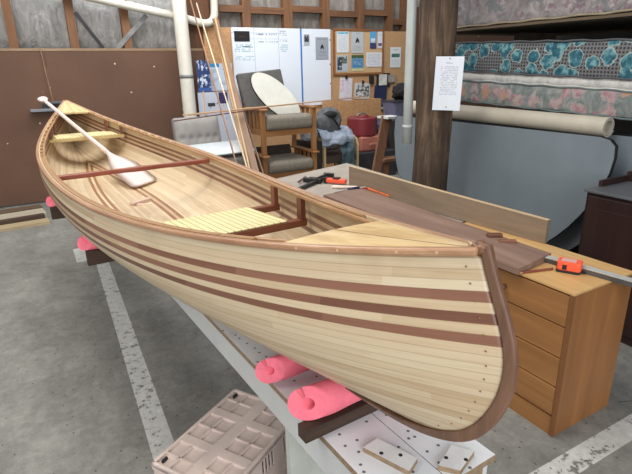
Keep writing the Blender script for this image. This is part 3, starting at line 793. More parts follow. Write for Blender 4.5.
MB().box(.0, 1.9, -1.37, 1.37, -.285, -.266).build('plywood_base', wood('plywood_under', (120, 104, 84), (92, 78, 62), 'y', 3, .8), top)
mattress('mattress', 'mattress with big teal flowers in the middle of the stack', 3.40, 4.8, 1.72, 3.82, 1.531, 1.775, rosette(), TI, plain('dark_piping', (84, 86, 90), .8))
mattress('mattress', 'thin pale white mattress topper between the teal and pink flowered mattresses', 3.415, 4.8, 1.7, 3.84, 1.462, 1.528, floral('white_ticking', ((176, 174, 170), (198, 196, 192), (212, 210, 206)), (180, 178, 178), (196, 194, 190), (170, 172, 172), 12), TI)
mattress('mattress', 'grey green mattress with pink flowers at the bottom of the stack', 3.40, 4.8, 1.7, 3.84, 1.284, 1.46, floral('pink_floral', ((84, 98, 100), (124, 130, 128), (166, 162, 156)), (150, 98, 112), (182, 142, 146), (182, 136, 112), 8.5), TI, plain('teal_piping', (96, 108, 108), .8))
tag(MB().box(0, .5, -.03, .03, -.045, .045).build('timber_block', plain('dark_block', (78, 66, 54), .85), None, loc=(3.95, 3.3, 1.832)), 'dark timber block propping up the top mattress', 'block')
# rolled vinyl
b = MB(); N = 70; pr = []
for i in range(N+1):
    a = 2*PI*2.2*i/N; r = .044 + .026*i/N; pr.append((r*math.cos(a+4.6), r*math.sin(a+4.6)))
for i in range(N, -1, -1):
    a = 2*PI*2.2*i/N; r = .044 + .026*i/N - .008; pr.append((r*math.cos(a+4.6), r*math.sin(a+4.6)))
b.sweep([(0, -1.02, 0), (0, 0, 0), (0, 1.05, 0)], pr)
ro = b.build('vinyl_roll', plain('beige_vinyl', (186, 178, 162), .6, .04, 4), None, loc=(3.352, 3.0, 1.212)); ro.rotation_euler.x = .015
tag(ro, 'long beige roll of vinyl flooring under the mattress stack', 'roll')
# grey panels
def gpanel(x, pts, name, label):
    M = Matrix(((0, 0, 1, 0), (1, 0, 0, 0), (0, 1, 0, 0), (0, 0, 0, 1)))
    cy = sum(p[0] for p in pts)/len(pts)
    r = thing(name, label, 'panel', (x, cy, 0), 0, 'grey panels under the mattresses')
    q = [(y-cy, z) for y, z in pts]
    MB().prism(q, .004, .03, M).build('board', GP, r)
    big = [((y)*1.008, .6+(z-.6)*1.006) for y, z in q]
    MB().prism(big, .006, .028, M).build('edge_trim', plain('black_edge', (26, 27, 28), .5), r)
    return r
GP = plain('grey_blue_laminate', (122, 132, 139), .45, .05, 2)
curve = [(4.2, 1.10), (4.16, 1.132), (3.4, 1.135), (2.0, 1.132), (1.93, 1.118), (1.89, 1.08), (1.885, 1.0), (1.90, .9), (1.94, .78), (1.99, .68), (2.06, .57), (2.14, .46), (2.22, .37), (2.34, .25), (2.5, .12), (2.62, .03), (3.7, .03), (3.9, .35), (4.0, .46), (4.12, .53), (4.18, .7), (4.21, .95)]
gpanel(3.30, curve, 'folding_table_panel', 'large grey-blue panel with rounded corners standing behind the bench')
gpanel(3.46, [(y-.16, z) for y, z in curve], 'folding_table_panel', 'second grey-blue panel mostly hidden behind the first')
MB_d = MB().box(0, .06, -1.0, .9, 0, 1.13)
tag(MB_d.build('dark_backing_board', plain('dark_board', (44, 44, 46), .8), None, loc=(3.62, 2.9, 0)), 'dark board standing behind the grey panels', 'board')
# cabinet
CAB = wood('dark_cabinet_wood', (52, 34, 31), (36, 23, 22), 'z', 3, .4); CABT = plain('cabinet_top_grey', (88, 90, 94), .45, .06, 6)
cb = thing('sideboard', 'dark brown sideboard with a grey top at the right edge', 'sideboard', (2.84, .75, 0))
MB().box(.012, .5, 0, 1.0, .05, .87).build('carcass', CAB, cb); MB().box(.03, .48, .02, .98, 0, .05).build('plinth', CAB, cb)
MB().box(-.012, .52, -.01, 1.012, .87, .886).build('top', CABT, cb, bevel=.003)
MB().box(.40, .425, 0, 1.0, .886, .95).build('back_rail', CAB, cb, bevel=.003); MB().box(.12, .40, .985, 1.005, .886, .925).build('side_rail', CAB, cb, bevel=.003)
for y0, y1 in ((.02, .49), (.51, .98)):
    d = MB().box(-.004, .012, y0, y1, .07, .85).build('door', CAB, cb, bevel=.003)
    MB().box(-.007, -.004, y0+.06, y1-.06, .14, .78).build('door_panel', wood('door_panel_wood', (56, 37, 34), (40, 26, 25), 'z', 3, .35), d, bevel=.001)

# ------------------------------------------------------------------ back area : pipes, straps, wall things
PIPE = plain('old_white_pipe', (214, 210, 198), .5, .06, 3)
vp = thing('vertical_pipe', 'fat white vertical pipe with a grey band on the brown wall', 'pipe', (1.972, 7.14, 0))
MB().tube([(0, 0, .3), (0, 0, 1), (0, 0, 2), (0, 0, 3.4)], .092, 26).build('pipe', PIPE, vp, smooth=True)
MB().tube([(0, 0, 1.53), (0, 0, 1.575)], .096, 26).build('band', plain('grey_band', (128, 130, 130), .5), vp, smooth=True)
hp = [(.2, 7.31, 2.66), (1.1, 7.31, 2.485), (1.99, 7.31, 2.325), (2.3, 7.31, 2.255), (2.42, 7.31, 2.26), (2.49, 7.31, 2.33), (2.51, 7.31, 2.5), (2.52, 7.31, 3.0)]
P = [Vector(p) for p in hp]; fine = []
for i in range(len(P)-1):
    a0, a1, a2, a3 = P[max(i-1, 0)], P[i], P[i+1], P[min(i+2, len(P)-1)]
    for q in range(6):
        t = q/6; fine.append(.5*((2*a1)+(a2-a0)*t+(2*a0-5*a1+4*a2-a3)*t*t+(3*a1-a0-3*a2+a3)*t**3))
fine.append(P[-1])
tag(MB().tube(fine, .052, 16, up=(0, 1, 0)).build('sloping_pipe', PIPE, None, smooth=True), 'thinner white pipe sloping along the foil wall and bending up', 'pipe')
STR = plain('dark_strap', (34, 34, 35), .6); STR2 = plain('grey_strap', (128, 128, 126), .5, metal=.4)
stick('strap_brace', (.716, 7.40, 2.351), (.99, 7.40, 1.925), .004, STR, 'dark metal strap brace sloping down to the right on the foil wall', 'brace', .045)
stick('strap_brace', (1.592, 7.40, 2.342), (1.16, 7.40, 1.925), .004, STR2, 'grey metal strap brace sloping down to the left on the foil wall', 'brace', .06)
tag(MB().tube([(.253, 7.36, 1.925), (.262, 7.36, 1.7), (.275, 7.355, 1.45), (.296, 7.34, 1.2)], .006, 8, up=(0, 1, 0)).build('hanging_cord', plain('cord_tan', (150, 112, 84), .7), None), 'thin brown cord hanging down the brown wall by the far bow', 'cord')
wb = thing('wall_bracket', 'grey metal bracket on the brown wall behind the paddle grip', 'bracket', (.18, 7.3, 1.23))
MB().box(-.17, .10, -.04, .08, -.055, -.02).build('arm', plain('bracket_grey', (120, 122, 128), .4, metal=.5), wb, bevel=.004)
MB().box(.02, .24, -.02, .08, .035, .06).build('arm', plain('bracket_grey_dark', (90, 92, 98), .4, metal=.5), wb, bevel=.004)
MB().box(-.02, .20, .02, .08, -.055, .04).build('plate', plain('bracket_plate', (52, 50, 52), .6), wb)
# planks on floor by the wall
cols = [(112, 90, 72), (196, 186, 164), (84, 64, 50), (188, 168, 132)]
lab = ['brown plank nearest the brown wall on the floor', 'wide pale plank on the floor, second from the wall', 'narrow dark batten on the floor between pale planks', 'narrow pale plank on the floor, furthest from the wall']
for i, (y, w, L2) in enumerate([(7.1, .16, -.08), (6.8, .26, -.05), (6.52, .08, -.06), (6.3, .17, -.02)]):
    o = MB().box(-2.2, 0, -w/2, w/2, 0, .035 if i != 2 else .06).build('floor_plank', wood('floor_plank_%d' % i, cols[i], tuple(q*.82 for q in cols[i]), 'x', 4, .7), None, bevel=.002, loc=(L2, y, .0), rz=(.14, .12, .16, .1)[i]*1.0)
    tag(o, lab[i], 'plank', 'planks on the floor')

# whiteboard
WB = thing('whiteboard', 'big wall whiteboard with blue divider stripe and handwriting', 'whiteboard', (3.585, 7.344, 1.63))
e = [(.0, .46, .935, .94, (150, 165, 180), 'solid'), (.0, .54, .865, .869, (165, 180, 195), 'solid'), (.205, .209, .42, 1, (165, 182, 198), 'solid'), (.445, .449, .42, 1, (165, 182, 198), 'solid'),
     (.02, .19, .70, .80, (70, 160, 170), 'text', 4, 60, .6), (.09, .17, .755, .78, (40, 50, 70), 'text', 1, 60, .8), (.03, .16, .835, .86, (50, 50, 70), 'text', 1, 70, .8),
     (.225, .43, .90, .93, (60, 70, 90), 'text', 1, 90, .75), (.25, .44, .815, .84, (60, 80, 110), 'text', 1, 90, .6), (.46, .53, .90, .97, (60, 80, 120), 'text', 3, 90, .55), (.46, .54, .83, .85, (60, 80, 110), 'text', 1, 90, .7),
     (.46, .54, .70, .80, (70, 160, 170), 'text', 4, 80, .5), (.02, .2, .6, .66, (70, 160, 170), 'text', 3, 60, .5)]
MB().box(-.835, .835, 0, .03, -.58, .58).build('board', paper('whiteboard_face', (230, 236, 245), e, .3), WB, bevel=.003)
MB().box(.285, .312, -.0015, .001, -.58, .58).build('divider_stripe', plain('blue_tape', (40, 116, 190), .5, .03), WB)
for z in (.42, .05, -.25): MB().box(.815, .832, -.004, .0, z-.01, z+.01).build('screw', plain('screw_grey', (90, 96, 104), .4), WB)
def sheet(name, x0, x1, z0, z1, mat, label, cat='paper', y=7.36, tilt=0, group=None):
    o = wallbox(name, x0, x1, z0, z1, y-.004, .003, mat, None, tilt=tilt); return tag(o, label, cat, group)
sheet('black_sign', 2.785, 3.025, 2.02, 2.16, paper('black_sign_face', (22, 20, 22), [(.3, .72, .42, .5, (130, 78, 40), 'text', 1, 30, .6)]), 'small black sign at the upper left of the whiteboard', 'sign', 7.3405)
sg = sheet('printed_label', 3.93, 4.03, 1.97, 2.13, paper('label_face', (176, 180, 186), [(.1, .9, .55, .9, (60, 60, 66), 'blot', 4, .45), (.1, .9, .3, .55, (50, 50, 54), 'solid')]), 'small black and grey printed label right of the blue stripe', 'label', 7.3405)
def flame(parent, s, z=0):
    pts = [(-.55, -.5), (-.28, -.5), (0, -.12), (.28, -.5), (.55, -.5), (.42, .12), (0, .7), (-.42, .12)]
    M = Matrix(((1, 0, 0, 0), (0, 0, 1, 0), (0, 1, 0, 0), (0, 0, 0, 1)))
    o = MB().prism([(x*s, y*s+z) for x, y in pts], -.003, .0, M).build('printed_symbol', BLK, parent); return o
g1 = sheet('grey_notice', 4.14, 4.375, 1.76, 2.09, paper('grey_notice_face', (158, 164, 174), [(.12, .88, .86, .93, (100, 106, 116), 'text', 1, 24, .6), (.2, .8, .14, .38, (120, 126, 136), 'text', 4, 22, .6)]), 'grey notice with black arrowhead symbol on the whiteboard', 'notice', 7.3405)
flame(g1, .062, .02)
# pinboard
pb = thing('pinboard', 'framed cork pinboard on the chipboard wall', 'pinboard', (4.985, 7.36, 1.865))
MB().box(-.47, .47, .0, .016, -.325, .325).build('cork', plain('cork_face', (206, 172, 132), .9, .1, 70), pb)
FR = wood('frame_wood', (160, 106, 62), (126, 80, 46), 'x', 6)
b = MB(); b.box(-.505, .505, -.012, .016, .325, .36); b.box(-.505, .505, -.012, .016, -.36, -.325); b.box(-.505, -.47, -.012, .016, -.325, .325); b.box(.47, .505, -.012, .016, -.325, .325)
b.build('frame', FR, pb, bevel=.003)
WH = (226, 230, 234)
sheet('pinned_paper', 4.545, 4.775, 1.86, 2.18, paper('pp1', WH, [(.05, .95, .88, .97, (100, 178, 206), 'blot', 5, .35), (.1, .9, .1, .82, (170, 180, 190), 'text', 12, 20, .5)]), 'white sheet with a pale blue heading at the pinboard top left', group='papers on the pinboard', y=7.355)
g2 = sheet('pinned_notice', 4.825, 5.065, 1.85, 2.18, paper('pp2', (192, 198, 200), [(.15, .85, .1, .32, (140, 146, 150), 'text', 4, 20, .6), (.3, .7, .88, .95, (150, 156, 160), 'text', 1, 14, .6)]), 'grey notice with black arrowhead symbol on the pinboard', 'notice', y=7.355); flame(g2, .07, .03)
sheet('pinned_card', 5.20, 5.33, 1.92, 2.19, paper('pp3', (96, 170, 214), [(.0, 1, .0, .33, (62, 66, 110), 'solid'), (.15, .8, .36, .6, (220, 230, 236), 'blot', 5, .4), (.1, .9, .38, .45, (180, 90, 70), 'text', 1, 8, .6)]), 'blue and navy leaflet on the pinboard top right', 'leaflet', y=7.355)
sheet('pinned_card', 5.36, 5.47, 1.93, 2.19, paper('pp4', (222, 226, 234), [(.1, .9, .75, .85, (110, 130, 190), 'text', 2, 8, .6), (.1, .8, .12, .3, (110, 80, 120), 'solid')]), 'narrow white leaflet beside the blue leaflet', 'leaflet', y=7.355)
sheet('pinned_photo', 4.54, 4.76, 1.56, 1.82, paper('pp5', (186, 192, 196), [(.05, .45, .1, .9, (44, 60, 86), 'blot', 5, .42), (.45, .9, .5, .95, (84, 96, 80), 'blot', 5, .45)]), 'blue and white photo at the pinboard lower left', 'photo', y=7.355)
sheet('pinned_photo', 4.83, 5.07, 1.57, 1.82, paper('pp6', (104, 150, 176), [(.0, 1, .8, 1, (70, 92, 60), 'blot', 4, .4), (.15, .85, .25, .7, (74, 132, 180), 'solid'), (.2, .8, .35, .6, (190, 210, 220), 'text', 3, 10, .6), (.0, 1, .0, .15, (210, 206, 150), 'solid')]), 'blue picture card in the middle of the pinboard bottom row', 'photo', y=7.355)
sheet('pinned_paper', 5.13, 5.46, 1.63, 1.86, paper('pp7', WH, [(.08, .92, .1, .88, (150, 160, 178), 'text', 8, 26, .5)]), 'white lined sheet at the pinboard lower right', group='papers on the pinboard', y=7.355)
sheet('wall_paper_sheet', 5.645, 5.875, 1.61, 1.945, paper('pp8', WH, [(.12, .9, .50, .68, (70, 116, 104), 'blot', 5, .3), (.15, .85, .1, .4, (170, 178, 186), 'text', 6, 18, .5), (.2, .8, .8, .9, (150, 160, 170), 'text', 1, 14, .5)]), 'white flyer with green picture right of the pinboard', y=7.37)
sheet('wall_paper_sheet', 4.60, 4.85, 1.10, 1.46, paper('pp9', (222, 220, 228), [(.05, .35, .35, .9, (206, 120, 140), 'text', 9, 10, .6), (.4, .95, .1, .9, (170, 174, 186), 'text', 12, 14, .5)]), 'white sheet with pink column clipped below the pinboard', tilt=.06, y=7.37)
sheet('wall_paper_sheet', 4.90, 5.22, 1.11, 1.37, paper('pp10', (206, 208, 208), [(.1, .95, .1, .9, (92, 98, 96), 'blot', 5, .5)]), 'grey sketch clipped below the pinboard', tilt=.05, y=7.37)
for x, z in ((4.73, 1.47), (5.07, 1.385)):
    tag(MB().box(-.02, .02, -.015, .0, -.03, .03).build('bulldog_clip', BLK, None, bevel=.004, loc=(x, 7.362, z)), 'black bulldog clip holding the %s' % ('pink column sheet' if x < 5 else 'grey sketch'), 'clip')
tag(MB().box(-.04, .04, -.05, 0, -.07, .07).build('wall_holder', BLK, None, bevel=.01, loc=(5.24, 7.375, 1.42)), 'small black holder on the chipboard below the pinboard', 'holder')
hd = thing('leaflet_rack', 'small wall rack of pale leaflets below the pinboard', 'rack', (5.5, 7.37, 1.40))
MB().box(-.14, .14, -.02, .0, -.11, .12).build('back', BLK, hd); MB().box(-.10, .06, -.035, -.02, -.08, .10).build('leaflet', plain('leaflet_white', (210, 210, 204), .6), hd)
MB().box(.10, .26, -.03, -.0, -.04, .09).build('card_box', plain('card_grey', (150, 140, 130), .7), hd)
fd = thing('clipboard', 'dark navy folder hanging on the wall over white paper', 'folder', (5.42, 7.34, 1.13))
MB().box(-.135, .135, -.012, .0, -.17, .18).build('folder_cover', plain('navy_cover', (38, 44, 78), .5), fd, bevel=.004); MB().box(-.13, .11, -.0, .02, -.21, -.13).build('white_sheets', plain('white_sheets', (222, 224, 226), .6), fd)
fd.rotation_euler.y = .08
cbx = thing('chipboard_box', 'low chipboard box front standing under the pinned papers', 'box', (4.85, 7.1, 0))
MB().box(-.62, .33, -.12, -.10, .70, 1.12).build('front', chipm, cbx); MB().box(.31, .33, -.10, .22, .70, 1.12).build('side', chipm, cbx); MB().box(-.62, -.60, -.10, .22, .70, 1.12).build('side', chipm, cbx); MB().box(-.6, .31, -.10, .22, .70, .72).build('bottom', chipm, cbx)
MB().box(-.58, -.5, -.05, .2, 0, .70).build('leg', chipm, cbx); MB().box(.2, .28, -.05, .2, 0, .70).build('leg', chipm, cbx)
# posters & sheets behind the strips
sheet('wall_poster', 2.14, 2.33, 1.34, 1.76, paper('poster_blue', (206, 216, 232), [(.0, 1, .0, 1, (38, 62, 112), 'blot', 4.2, .46), (0, 1, 0, .12, (60, 90, 160), 'solid')]), 'dark blue and white picture poster beside the fat pipe', 'poster', 7.20)
sheet('wall_poster', 2.34, 2.72, 1.34, 1.72, paper('poster_pale', (206, 216, 232), [(.0, .5, .86, 1, (60, 140, 190), 'solid'), (.1, .9, .2, .8, (176, 190, 206), 'blot', 3, .5)]), 'pale white and blue poster behind the leaning battens', 'poster', 7.365)
sheet('drawing_board', 2.12, 2.80, .5, 1.33, paper('pale_board', (196, 202, 216), [(.1, .6, .45, .9, (110, 110, 130), 'blot', 9, .62), (.45, .65, .8, .99, (56, 48, 92), 'solid'), (.2, .36, .76, .82, (60, 50, 50), 'solid')]), 'pale board with dark sketch marks leaning at the wall', 'board', 7.19)

# ------------------------------------------------------------------ leaning battens
def batten(p, q, w, h, c, label, name='timber_batten'):
    p, q = Vector(p), Vector(q); d = (q-p).normalized(); L = (q-p).length
    o = MB().box(-w/2, w/2, -h/2, h/2, 0, L).build(name, wood('batten_%d' % len(bpy.data.materials), c, tuple(x*.8 for x in c), 'z', 5, .6), None, bevel=.002)
    o.location = p; o.rotation_euler = d.to_track_quat('Z', 'Y').to_euler(); return tag(o, label, 'batten', 'battens leaning on the wall')
def ext(p, q, z=0.02):
    p, q = Vector(p), Vector(q); t = (z-q.z)/(p.z-q.z); return q + (p-q)*t
def lean(tp, bt, w, h, c, label): batten(ext(bt, tp), tp, w, h, c, label)
lean((2.47, 7.20, 2.30), (2.11, 5.2, .55), .08, .02, (150, 118, 94), 'widest pinkish plank of the leaning bundle, on its right')
lean((2.46, 7.17, 2.31), (2.045, 5.2, .56), .022, .035, (222, 186, 140), 'pale thick batten in the leaning bundle, left of the wide plank')
lean((2.44, 7.15, 2.20), (2.01, 5.2, .58), .02, .03, (196, 150, 104), 'tan batten in the leaning bundle against the pale batten')
lean((2.52, 7.20, 2.05), (2.19, 5.2, .56), .016, .03, (120, 90, 70), 'dark narrow batten at the right edge of the leaning bundle')
lean((2.20, 7.12, 2.48), (1.93, 5.0, .66), .013, .014, (236, 216, 186), 'thin cream batten leaning alone left of the bundle')
lean((2.11, 7.10, 2.54), (1.86, 5.2, .80), .014, .02, (160, 118, 86), 'thin brown batten leaning furthest left')
lean((2.17, 7.08, 1.35), (2.03, 6.6, .80), .016, .02, (190, 150, 110), 'short tan batten crossing below the brown one')
# battens lying on the chair arms
def flat(p, q, w, h, c, label): return batten(p, q, w, h, c, label)
flat((1.55, 5.68, 1.150), (4.05, 5.80, 1.242), .022, .014, (204, 164, 128), 'long pinkish batten lying across the stacked chair arms')
flat((1.50, 5.74, 1.150), (3.25, 5.78, 1.212), .02, .014, (220, 186, 144), 'second batten lying across the chair arms behind the pinkish one')
flat((1.36, 5.63, 1.10), (2.5, 5.65, 1.180), .018, .012, (120, 78, 62), 'dark reddish batten lying towards the fat pipe')

# ------------------------------------------------------------------ armchairs
CW = wood('chair_beech', (172, 120, 72), (136, 92, 54), 'z', 5, .45); CWX = wood('chair_beech_rail', (172, 120, 72), (136, 92, 54), 'x', 5, .45)
FAB = plain('grey_chair_fabric', (128, 121, 109), .9, .08, 30); FABD = plain('dark_chair_back', (70, 60, 52), .9, .1, 20)
def armchair(name, label, loc, cz, c0, c1):
    r = thing(name, label, 'armchair', loc, 0, 'stacked wooden armchairs')
    for x in (0.03, .73):
        MB().box(x-.028, x+.028, 0, .055, 0, .535).build('front_leg', CW, r, bevel=.004)
        MB().bar((x, .60, 0), (x, .52, .535), .05, .05, (1, 0, 0)).build('rear_leg', CW, r, bevel=.004)
        MB().box(x-.045, x+.045, -.05, .62, .535, .56).build('arm', CW, r, bevel=.008)
        MB().box(x-.012, x+.012, .05, .55, cz+.01, cz+.08).build('side_rail', CW, r)
        for q in (.18, .30, .42): MB().box(x-.01, x+.01, q-.02, q+.02, cz+.08, .535).build('arm_slat', CW, r)
    MB().box(.058, .702, .01, .035, cz, cz+.07).build('front_rail', CWX, r, bevel=.003); MB().box(.058, .702, .52, .545, cz, cz+.07).build('rear_rail', CWX, r)
    b = MB(); b.prism(rr(-.03, .57, c0, c1, .06), .07, .69, Matrix(((0, 0, 1, 0), (1, 0, 0, 0), (0, 1, 0, 0), (0, 0, 0, 1))))
    b.build('seat_cushion', FAB, r, bevel=.02, seg=3)
    return r
c1 = armchair('armchair', 'lower wooden armchair with grey cushion standing on the floor', (2.40, 5.62, .05), .255, .327, .475)
MB().box(.03, .73, -.02, .6, -.05, 0).build('foot_pallet', FABD, c1)
MB().bar((.38, .56, .36), (.38, .64, .58), .60, .07, (0, 1, 0)).build('back_cushion', FABD, c1, bevel=.02)
c2 = armchair('armchair', 'upper wooden armchair stacked on the other, holding the white oval top', (2.40, 5.62, .611), .225, .297, .472)
bk = MB().bar((.33, .50, .37), (.28, .66, .98), .62, .09, (0, 1, 0)); bk.build('back_cushion', plain('grey_back_fabric', (88, 86, 83), .9, .08, 20), c2, bevel=.02)
# oval table top
ov = thing('oval_table_top', 'white oval table top leaning on the upper armchair', 'table top', (2.73, 5.90, 1.295))
ax = Vector((.36, -.09, -.34)).normalized(); nrm = Vector((-.05, -.92, .36)); nrm = (nrm - ax*nrm.dot(ax)).normalized(); bx = nrm.cross(ax)
M = Matrix((( ax.x, bx.x, nrm.x, 0), (ax.y, bx.y, nrm.y, 0), (ax.z, bx.z, nrm.z, 0), (0, 0, 0, 1)))
el = lambda s: [(.385*s*math.cos(2*PI*i/48), .185*s*math.sin(2*PI*i/48)) for i in range(48)]
MB().prism(el(1), 0, .006, M).build('white_face', plain('cream_laminate', (220, 220, 210), .4, .03), ov)
MB().prism(el(1.015), -.025, -.0005, M).build('dark_edge', plain('oval_edge', (48, 44, 42), .6), ov)
ov.location += Vector((0, -.03, 0))
# buttoned grey chair, white sheet, grey box
gc = thing('upholstered_chair', 'grey buttoned upholstered chair in front of the fat pipe', 'chair', (1.72, 5.9, 0))
b = MB()
def cf(u, v):
    x = -.27+.54*u; z = .70+.40*v; bt = 0
    for k in range(5):
        bt += .02*math.exp(-((x+.2-.1*k)**2/.0012 + (z-.86)**2/.0016))
    return Vector((x, -.05*(1-(2*u-1)**6)*(1-(2*v-1)**6)+bt+.10*v, z))
b.grid(cf, 41, 31); b.build('back_front', plain('grey_velour', (146, 142, 138), .8, .05, 10), gc, smooth=True)
MB().bar((0, .08, .3), (0, .18, 1.09), .54, .11, (0, 1, 0)).build('back', plain('grey_velour_back', (138, 134, 130), .8, .05, 10), gc, bevel=.03)
MB().box(-.27, .5, -.45, .04, .35, .66).build('seat', plain('grey_velour_seat', (124, 120, 116), .8, .05, 10), gc, bevel=.03)
for x in (-.2, .42):
    for y in (-.4, -.02): MB().box(x-.02, x+.02, y-.02, y+.02, 0, .35).build('leg', CW, gc)
ws = MB().box(-.42, .34, -.18, .16, 0, .012).build('white_board_sheet', plain('white_sheet_board', (208, 216, 220), .4, .03), None, loc=(1.93, 5.65, .675)); ws.rotation_euler = (.28, 0, .12)
ws.location = (1.90, 5.62, .755)
tag(ws, 'white board lying tilted on the grey chair seat', 'board')

# bentwood chair with clothes
bc = thing('bentwood_chair', 'bentwood armchair with dark seat piled with clothes', 'chair', (3.70, 5.9, 0))
BW = wood('bent_birch', (226, 200, 156), (200, 168, 122), 'z', 5, .4)
for x in (-.27, .27):
    pts = [(x, .0, 0), (x, -.0, .3), (x, 0, .58), (x, .03, .65), (x, .10, .685), (x, .45, .70)]
    MB().sweep(pts, [(-.026, -.016), (.026, -.016), (.026, .016), (-.026, .016)], up=(1, 0, 0)).build('bent_arm', BW, bc, bevel=.004)
MB().box(-.248, .248, -.02, .5, .36, .46).build('seat', plain('dark_seat_fabric', (74, 62, 54), .9), bc, bevel=.02)
MB().bar((0, .48, .46), (0, .62, .95), .49, .06, (0, 1, 0)).build('back', plain('dark_seat_back', (66, 58, 54), .9), bc, bevel=.02)
for x in (-.23, .23): MB().box(x-.015, x+.015, .47, .5, 0, .36).build('rear_leg', BW, bc)
def lump(name, c, r, sq, col, label, cat, seed, amp=.3, freq=2.2, sub=4):
    b = MB().ball((0, 0, 0), r, sub, amp, freq, sq, seed); o = b.build(name, plain(name+'_cloth', col, .9, .14, 12, bump=.3), None, smooth=True, loc=c); return tag(o, label, cat)
bg = lump('rucksack', (3.57, 6.02, .90), .2, (.95, .6, 1.05), (94, 96, 99), 'grey rucksack with black flap on the clothes chair', 'rucksack', 4, .18)
MB().ball((0, -.08, .12), .09, 3, .2, 2, (1, .6, .55), 8).build('top_flap', plain('black_flap', (34, 34, 36), .8), bg, smooth=True)
MB().tube([(-.1, -.06, .14), (.02, -.13, .06), (.13, -.1, -.08)], .012, 8, up=(0, 0, 1)).build('strap', BLK, bg, smooth=True)
def drape(name, x0, x1, prof, col, label, seed, loc):
    b = MB(); n = len(prof)-1
    def f(u, v):
        k = v*n; i = min(int(k), n-1); t = k-i; y = prof[i][0]*(1-t)+prof[i+1][0]*t; z = prof[i][1]*(1-t)+prof[i+1][1]*t
        x = x0+(x1-x0)*u
        d = noise.noise_vector(Vector((x*7, v*3, seed)))*.035 + noise.noise_vector(Vector((x*16, v*6, seed+5)))*.018
        return Vector((x+d.x*.8, y+d.y, z+d.z))
    b.grid(f, 40, 40); o = b.build(name, plain(name+'_fabric', col, .85, .15, 9), None, smooth=True, solid=.012, loc=loc); return tag(o, label, 'clothing')
drape('jacket', -.34, .19, [(.32, .80), (.12, .84), (.02, .80), (-.06, .72), (-.07, .62)], (146, 156, 172), 'light grey-blue jacket over the bentwood chair arms', 3, (3.70, 5.9, 0))
drape('trousers', -.05, .17, [(.16, .62), (-.02, .64), (-.08, .52), (-.09, .40), (-.09, .30)], (70, 90, 100), 'dark teal trousers hanging over the bentwood chair seat', 11, (3.70, 5.88, 0))
lump('white_bundle', (3.28, 6.05, .76), .12, (1, .8, .7), (196, 202, 210), 'white cloth bundle between the stacked armchairs and the clothes chair', 'bundle', 21, .3, 3)
MBx = MB().box(-.1, .1, -.2, .2, 0, .68); tag(MBx.build('dark_box', plain('dark_carton', (58, 52, 50), .85), None, bevel=.01, loc=(3.30, 6.1, 0)), 'dark box under the white cloth bundle', 'box')
# red canister on case
rc = thing('red_canister', 'round dark red canister on a pink-brown case', 'canister', (4.43, 6.45, .63))
MB().tube([(0, 0, 0), (0, 0, .02), (0, 0, .255), (0, 0, .27)], .23, 32, [.97, 1, 1, .95]).build('drum', plain('dark_red_paint', (126, 46, 52), .4, .06), rc, bevel=.006)
MB().tube([(-.10, 0, .28), (-.07, 0, .315), (0, 0, .33), (.07, 0, .315), (.10, 0, .28)], .012, 10, up=(0, 1, 0)).build('handle', plain('steel_handle', (150, 144, 140), .4, metal=.6), rc, smooth=True)
MB().tube([(0, 0, .27), (0, 0, .29)], .12, 24, [1, .8]).build('lid', plain('lid_red', (128, 40, 48), .4), rc, smooth=True)
cs = thing('carry_case', 'pink-brown hard case under the red canister', 'case', (4.52, 6.45, .40))
MB().box(-.25, .24, -.22, .22, 0, .229).build('shell', plain('pink_brown_shell', (178, 110, 94), .5, .05), cs, bevel=.03, seg=3)
MB().sweep([(-.09, -.22, .10), (-.08, -.25, .12), (.08, -.25, .12), (.09, -.22, .10)], [(-.01, -.012), (.01, -.012), (.01, .012), (-.01, .012)]).build('handle', plain('case_handle', (196, 132, 112), .5), cs, bevel=.003)
tag(MB().box(-.4, .38, -.3, .3, 0, .399).build('low_cabinet', plain('dark_low_cabinet', (52, 50, 54), .7), None, bevel=.01, loc=(4.5, 6.45, 0)), 'dark low cabinet under the pink-brown case', 'cabinet')
lump('purple_cloth', (4.80, 6.62, .70), .16, (.9, .7, .8), (84, 84, 112), 'dark purple cloth heap right of the red canister', 'cloth', 31, .25)
# ladder
ld = thing('step_ladder', 'wooden step ladder leaning behind the upright board', 'step ladder', (3.95, 5.35, 0))
LW = wood('ladder_wood', (138, 98, 72), (104, 70, 50), 'z', 5, .7)
MB().bar((-.20, -.14, 0), (.18, .1, .98), .14, .035, (0, 1, 0)).build('stile', LW, ld, bevel=.003)
MB().bar((.02, .25, 0), (.26, .1, .98), .05, .03, (0, 1, 0)).build('back_leg', LW, ld)
MB().box(.12, .34, -.02, .22, .965, .995).build('top_step', plain('paint_white_step', (206, 206, 204), .6), ld, bevel=.003)
MB().box(.02, .32, -.1, .1, .42, .46).build('step', LW, ld, bevel=.003); MB().bar((.06, -.05, 0), (.12, -.02, .42), .08, .03, (0, 1, 0)).build('stile', LW, ld)
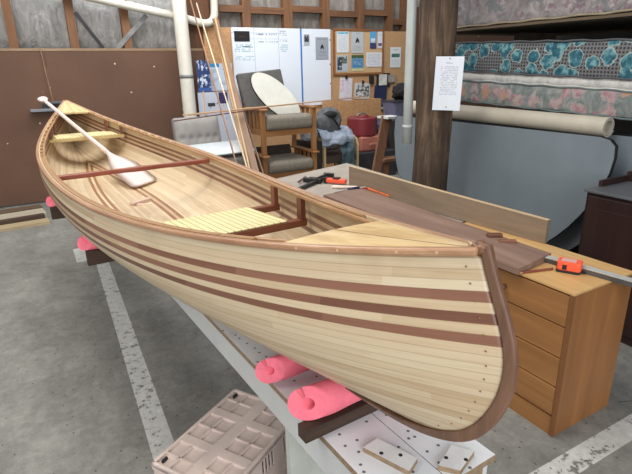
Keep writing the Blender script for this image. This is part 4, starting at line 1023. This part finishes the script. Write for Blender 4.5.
# tub and black bag
tb = thing('plastic_tub', 'grey-purple plastic tub on a dark shelf by the pole', 'tub', (5.2, 6.55, .82))
b = MB(); P1 = rr(-.17, .17, -.13, .13, .04); P2 = rr(-.22, .22, -.17, .17, .05)
v1 = [b.b.verts.new((x, y, 0)) for x, y in P1]; v2 = [b.b.verts.new((x, y, .28)) for x, y in P2]
for i in range(len(P1)): b.b.faces.new((v1[i], v1[(i+1) % len(P1)], v2[(i+1) % len(P1)], v2[i]))
b.b.faces.new(v1); TB = plain('tub_plastic', (112, 112, 138), .5); b.build('body', TB, tb, solid=.006)
MB().prism(rr(-.24, .24, -.19, .19, .06), .275, .295).build('lid', plain('tub_lid_dark', (52, 52, 62), .5), tb, bevel=.004)
lump('black_bag', (5.26, 6.55, 1.235), .16, (1.0, .8, .8), (34, 33, 36), 'black bag heaped on the plastic tub lid', 'bag', 41, .3)
tag(MB().box(-.35, .35, -.25, .25, 0, .819).build('dark_shelf_unit', plain('shelf_dark', (58, 54, 52), .8), None, bevel=.006, loc=(5.25, 6.6, 0)), 'dark shelf unit under the plastic tub', 'shelf unit')

# ------------------------------------------------------------------ light
w = bpy.data.worlds.new('world'); S.world = w; w.use_nodes = True
w.node_tree.nodes['Background'].inputs[0].default_value = (.92, .96, 1.0, 1); w.node_tree.nodes['Background'].inputs[1].default_value = .36
def area(name, loc, target, size, sy, power, col):
    l = bpy.data.lights.new(name, 'AREA'); l.shape = 'RECTANGLE'; l.size = size; l.size_y = sy; l.energy = power; l.color = col
    o = bpy.data.objects.new(name, l); COL.objects.link(o); o.location = loc
    o.rotation_euler = (Vector(target)-Vector(loc)).to_track_quat('-Z', 'Y').to_euler(); return o
area('overhead_fill', (.2, 3.4, 4.6), (.2, 3.4, 0), 1.6, 6.0, 235, (1, .965, .91))  # unseen overhead lamp, added for soft light over the canoe
area('overhead_fill', (-3.2, 2.0, 4.6), (-1.5, 2.4, 0), 1.6, 6.0, 190, (1, .965, .91))  # second unseen overhead lamp, added on the left side
area('overhead_fill', (2.6, 5.4, 4.4), (2.9, 7.3, .9), 4.4, 1.2, 200, (.97, .98, 1))  # unseen lamp added to brighten the back wall
area('front_fill', (-1.2, -4.2, 2.6), (.6, 3, .9), 5.0, 3.2, 430, (.97, .98, 1))  # unseen lamp behind the camera, added as frontal fill
S.view_settings.view_transform = 'Standard'; S.view_settings.look = 'None'; S.view_settings.gamma = 1; S.view_settings.use_curve_mapping = False
S.view_settings.exposure = -0.45
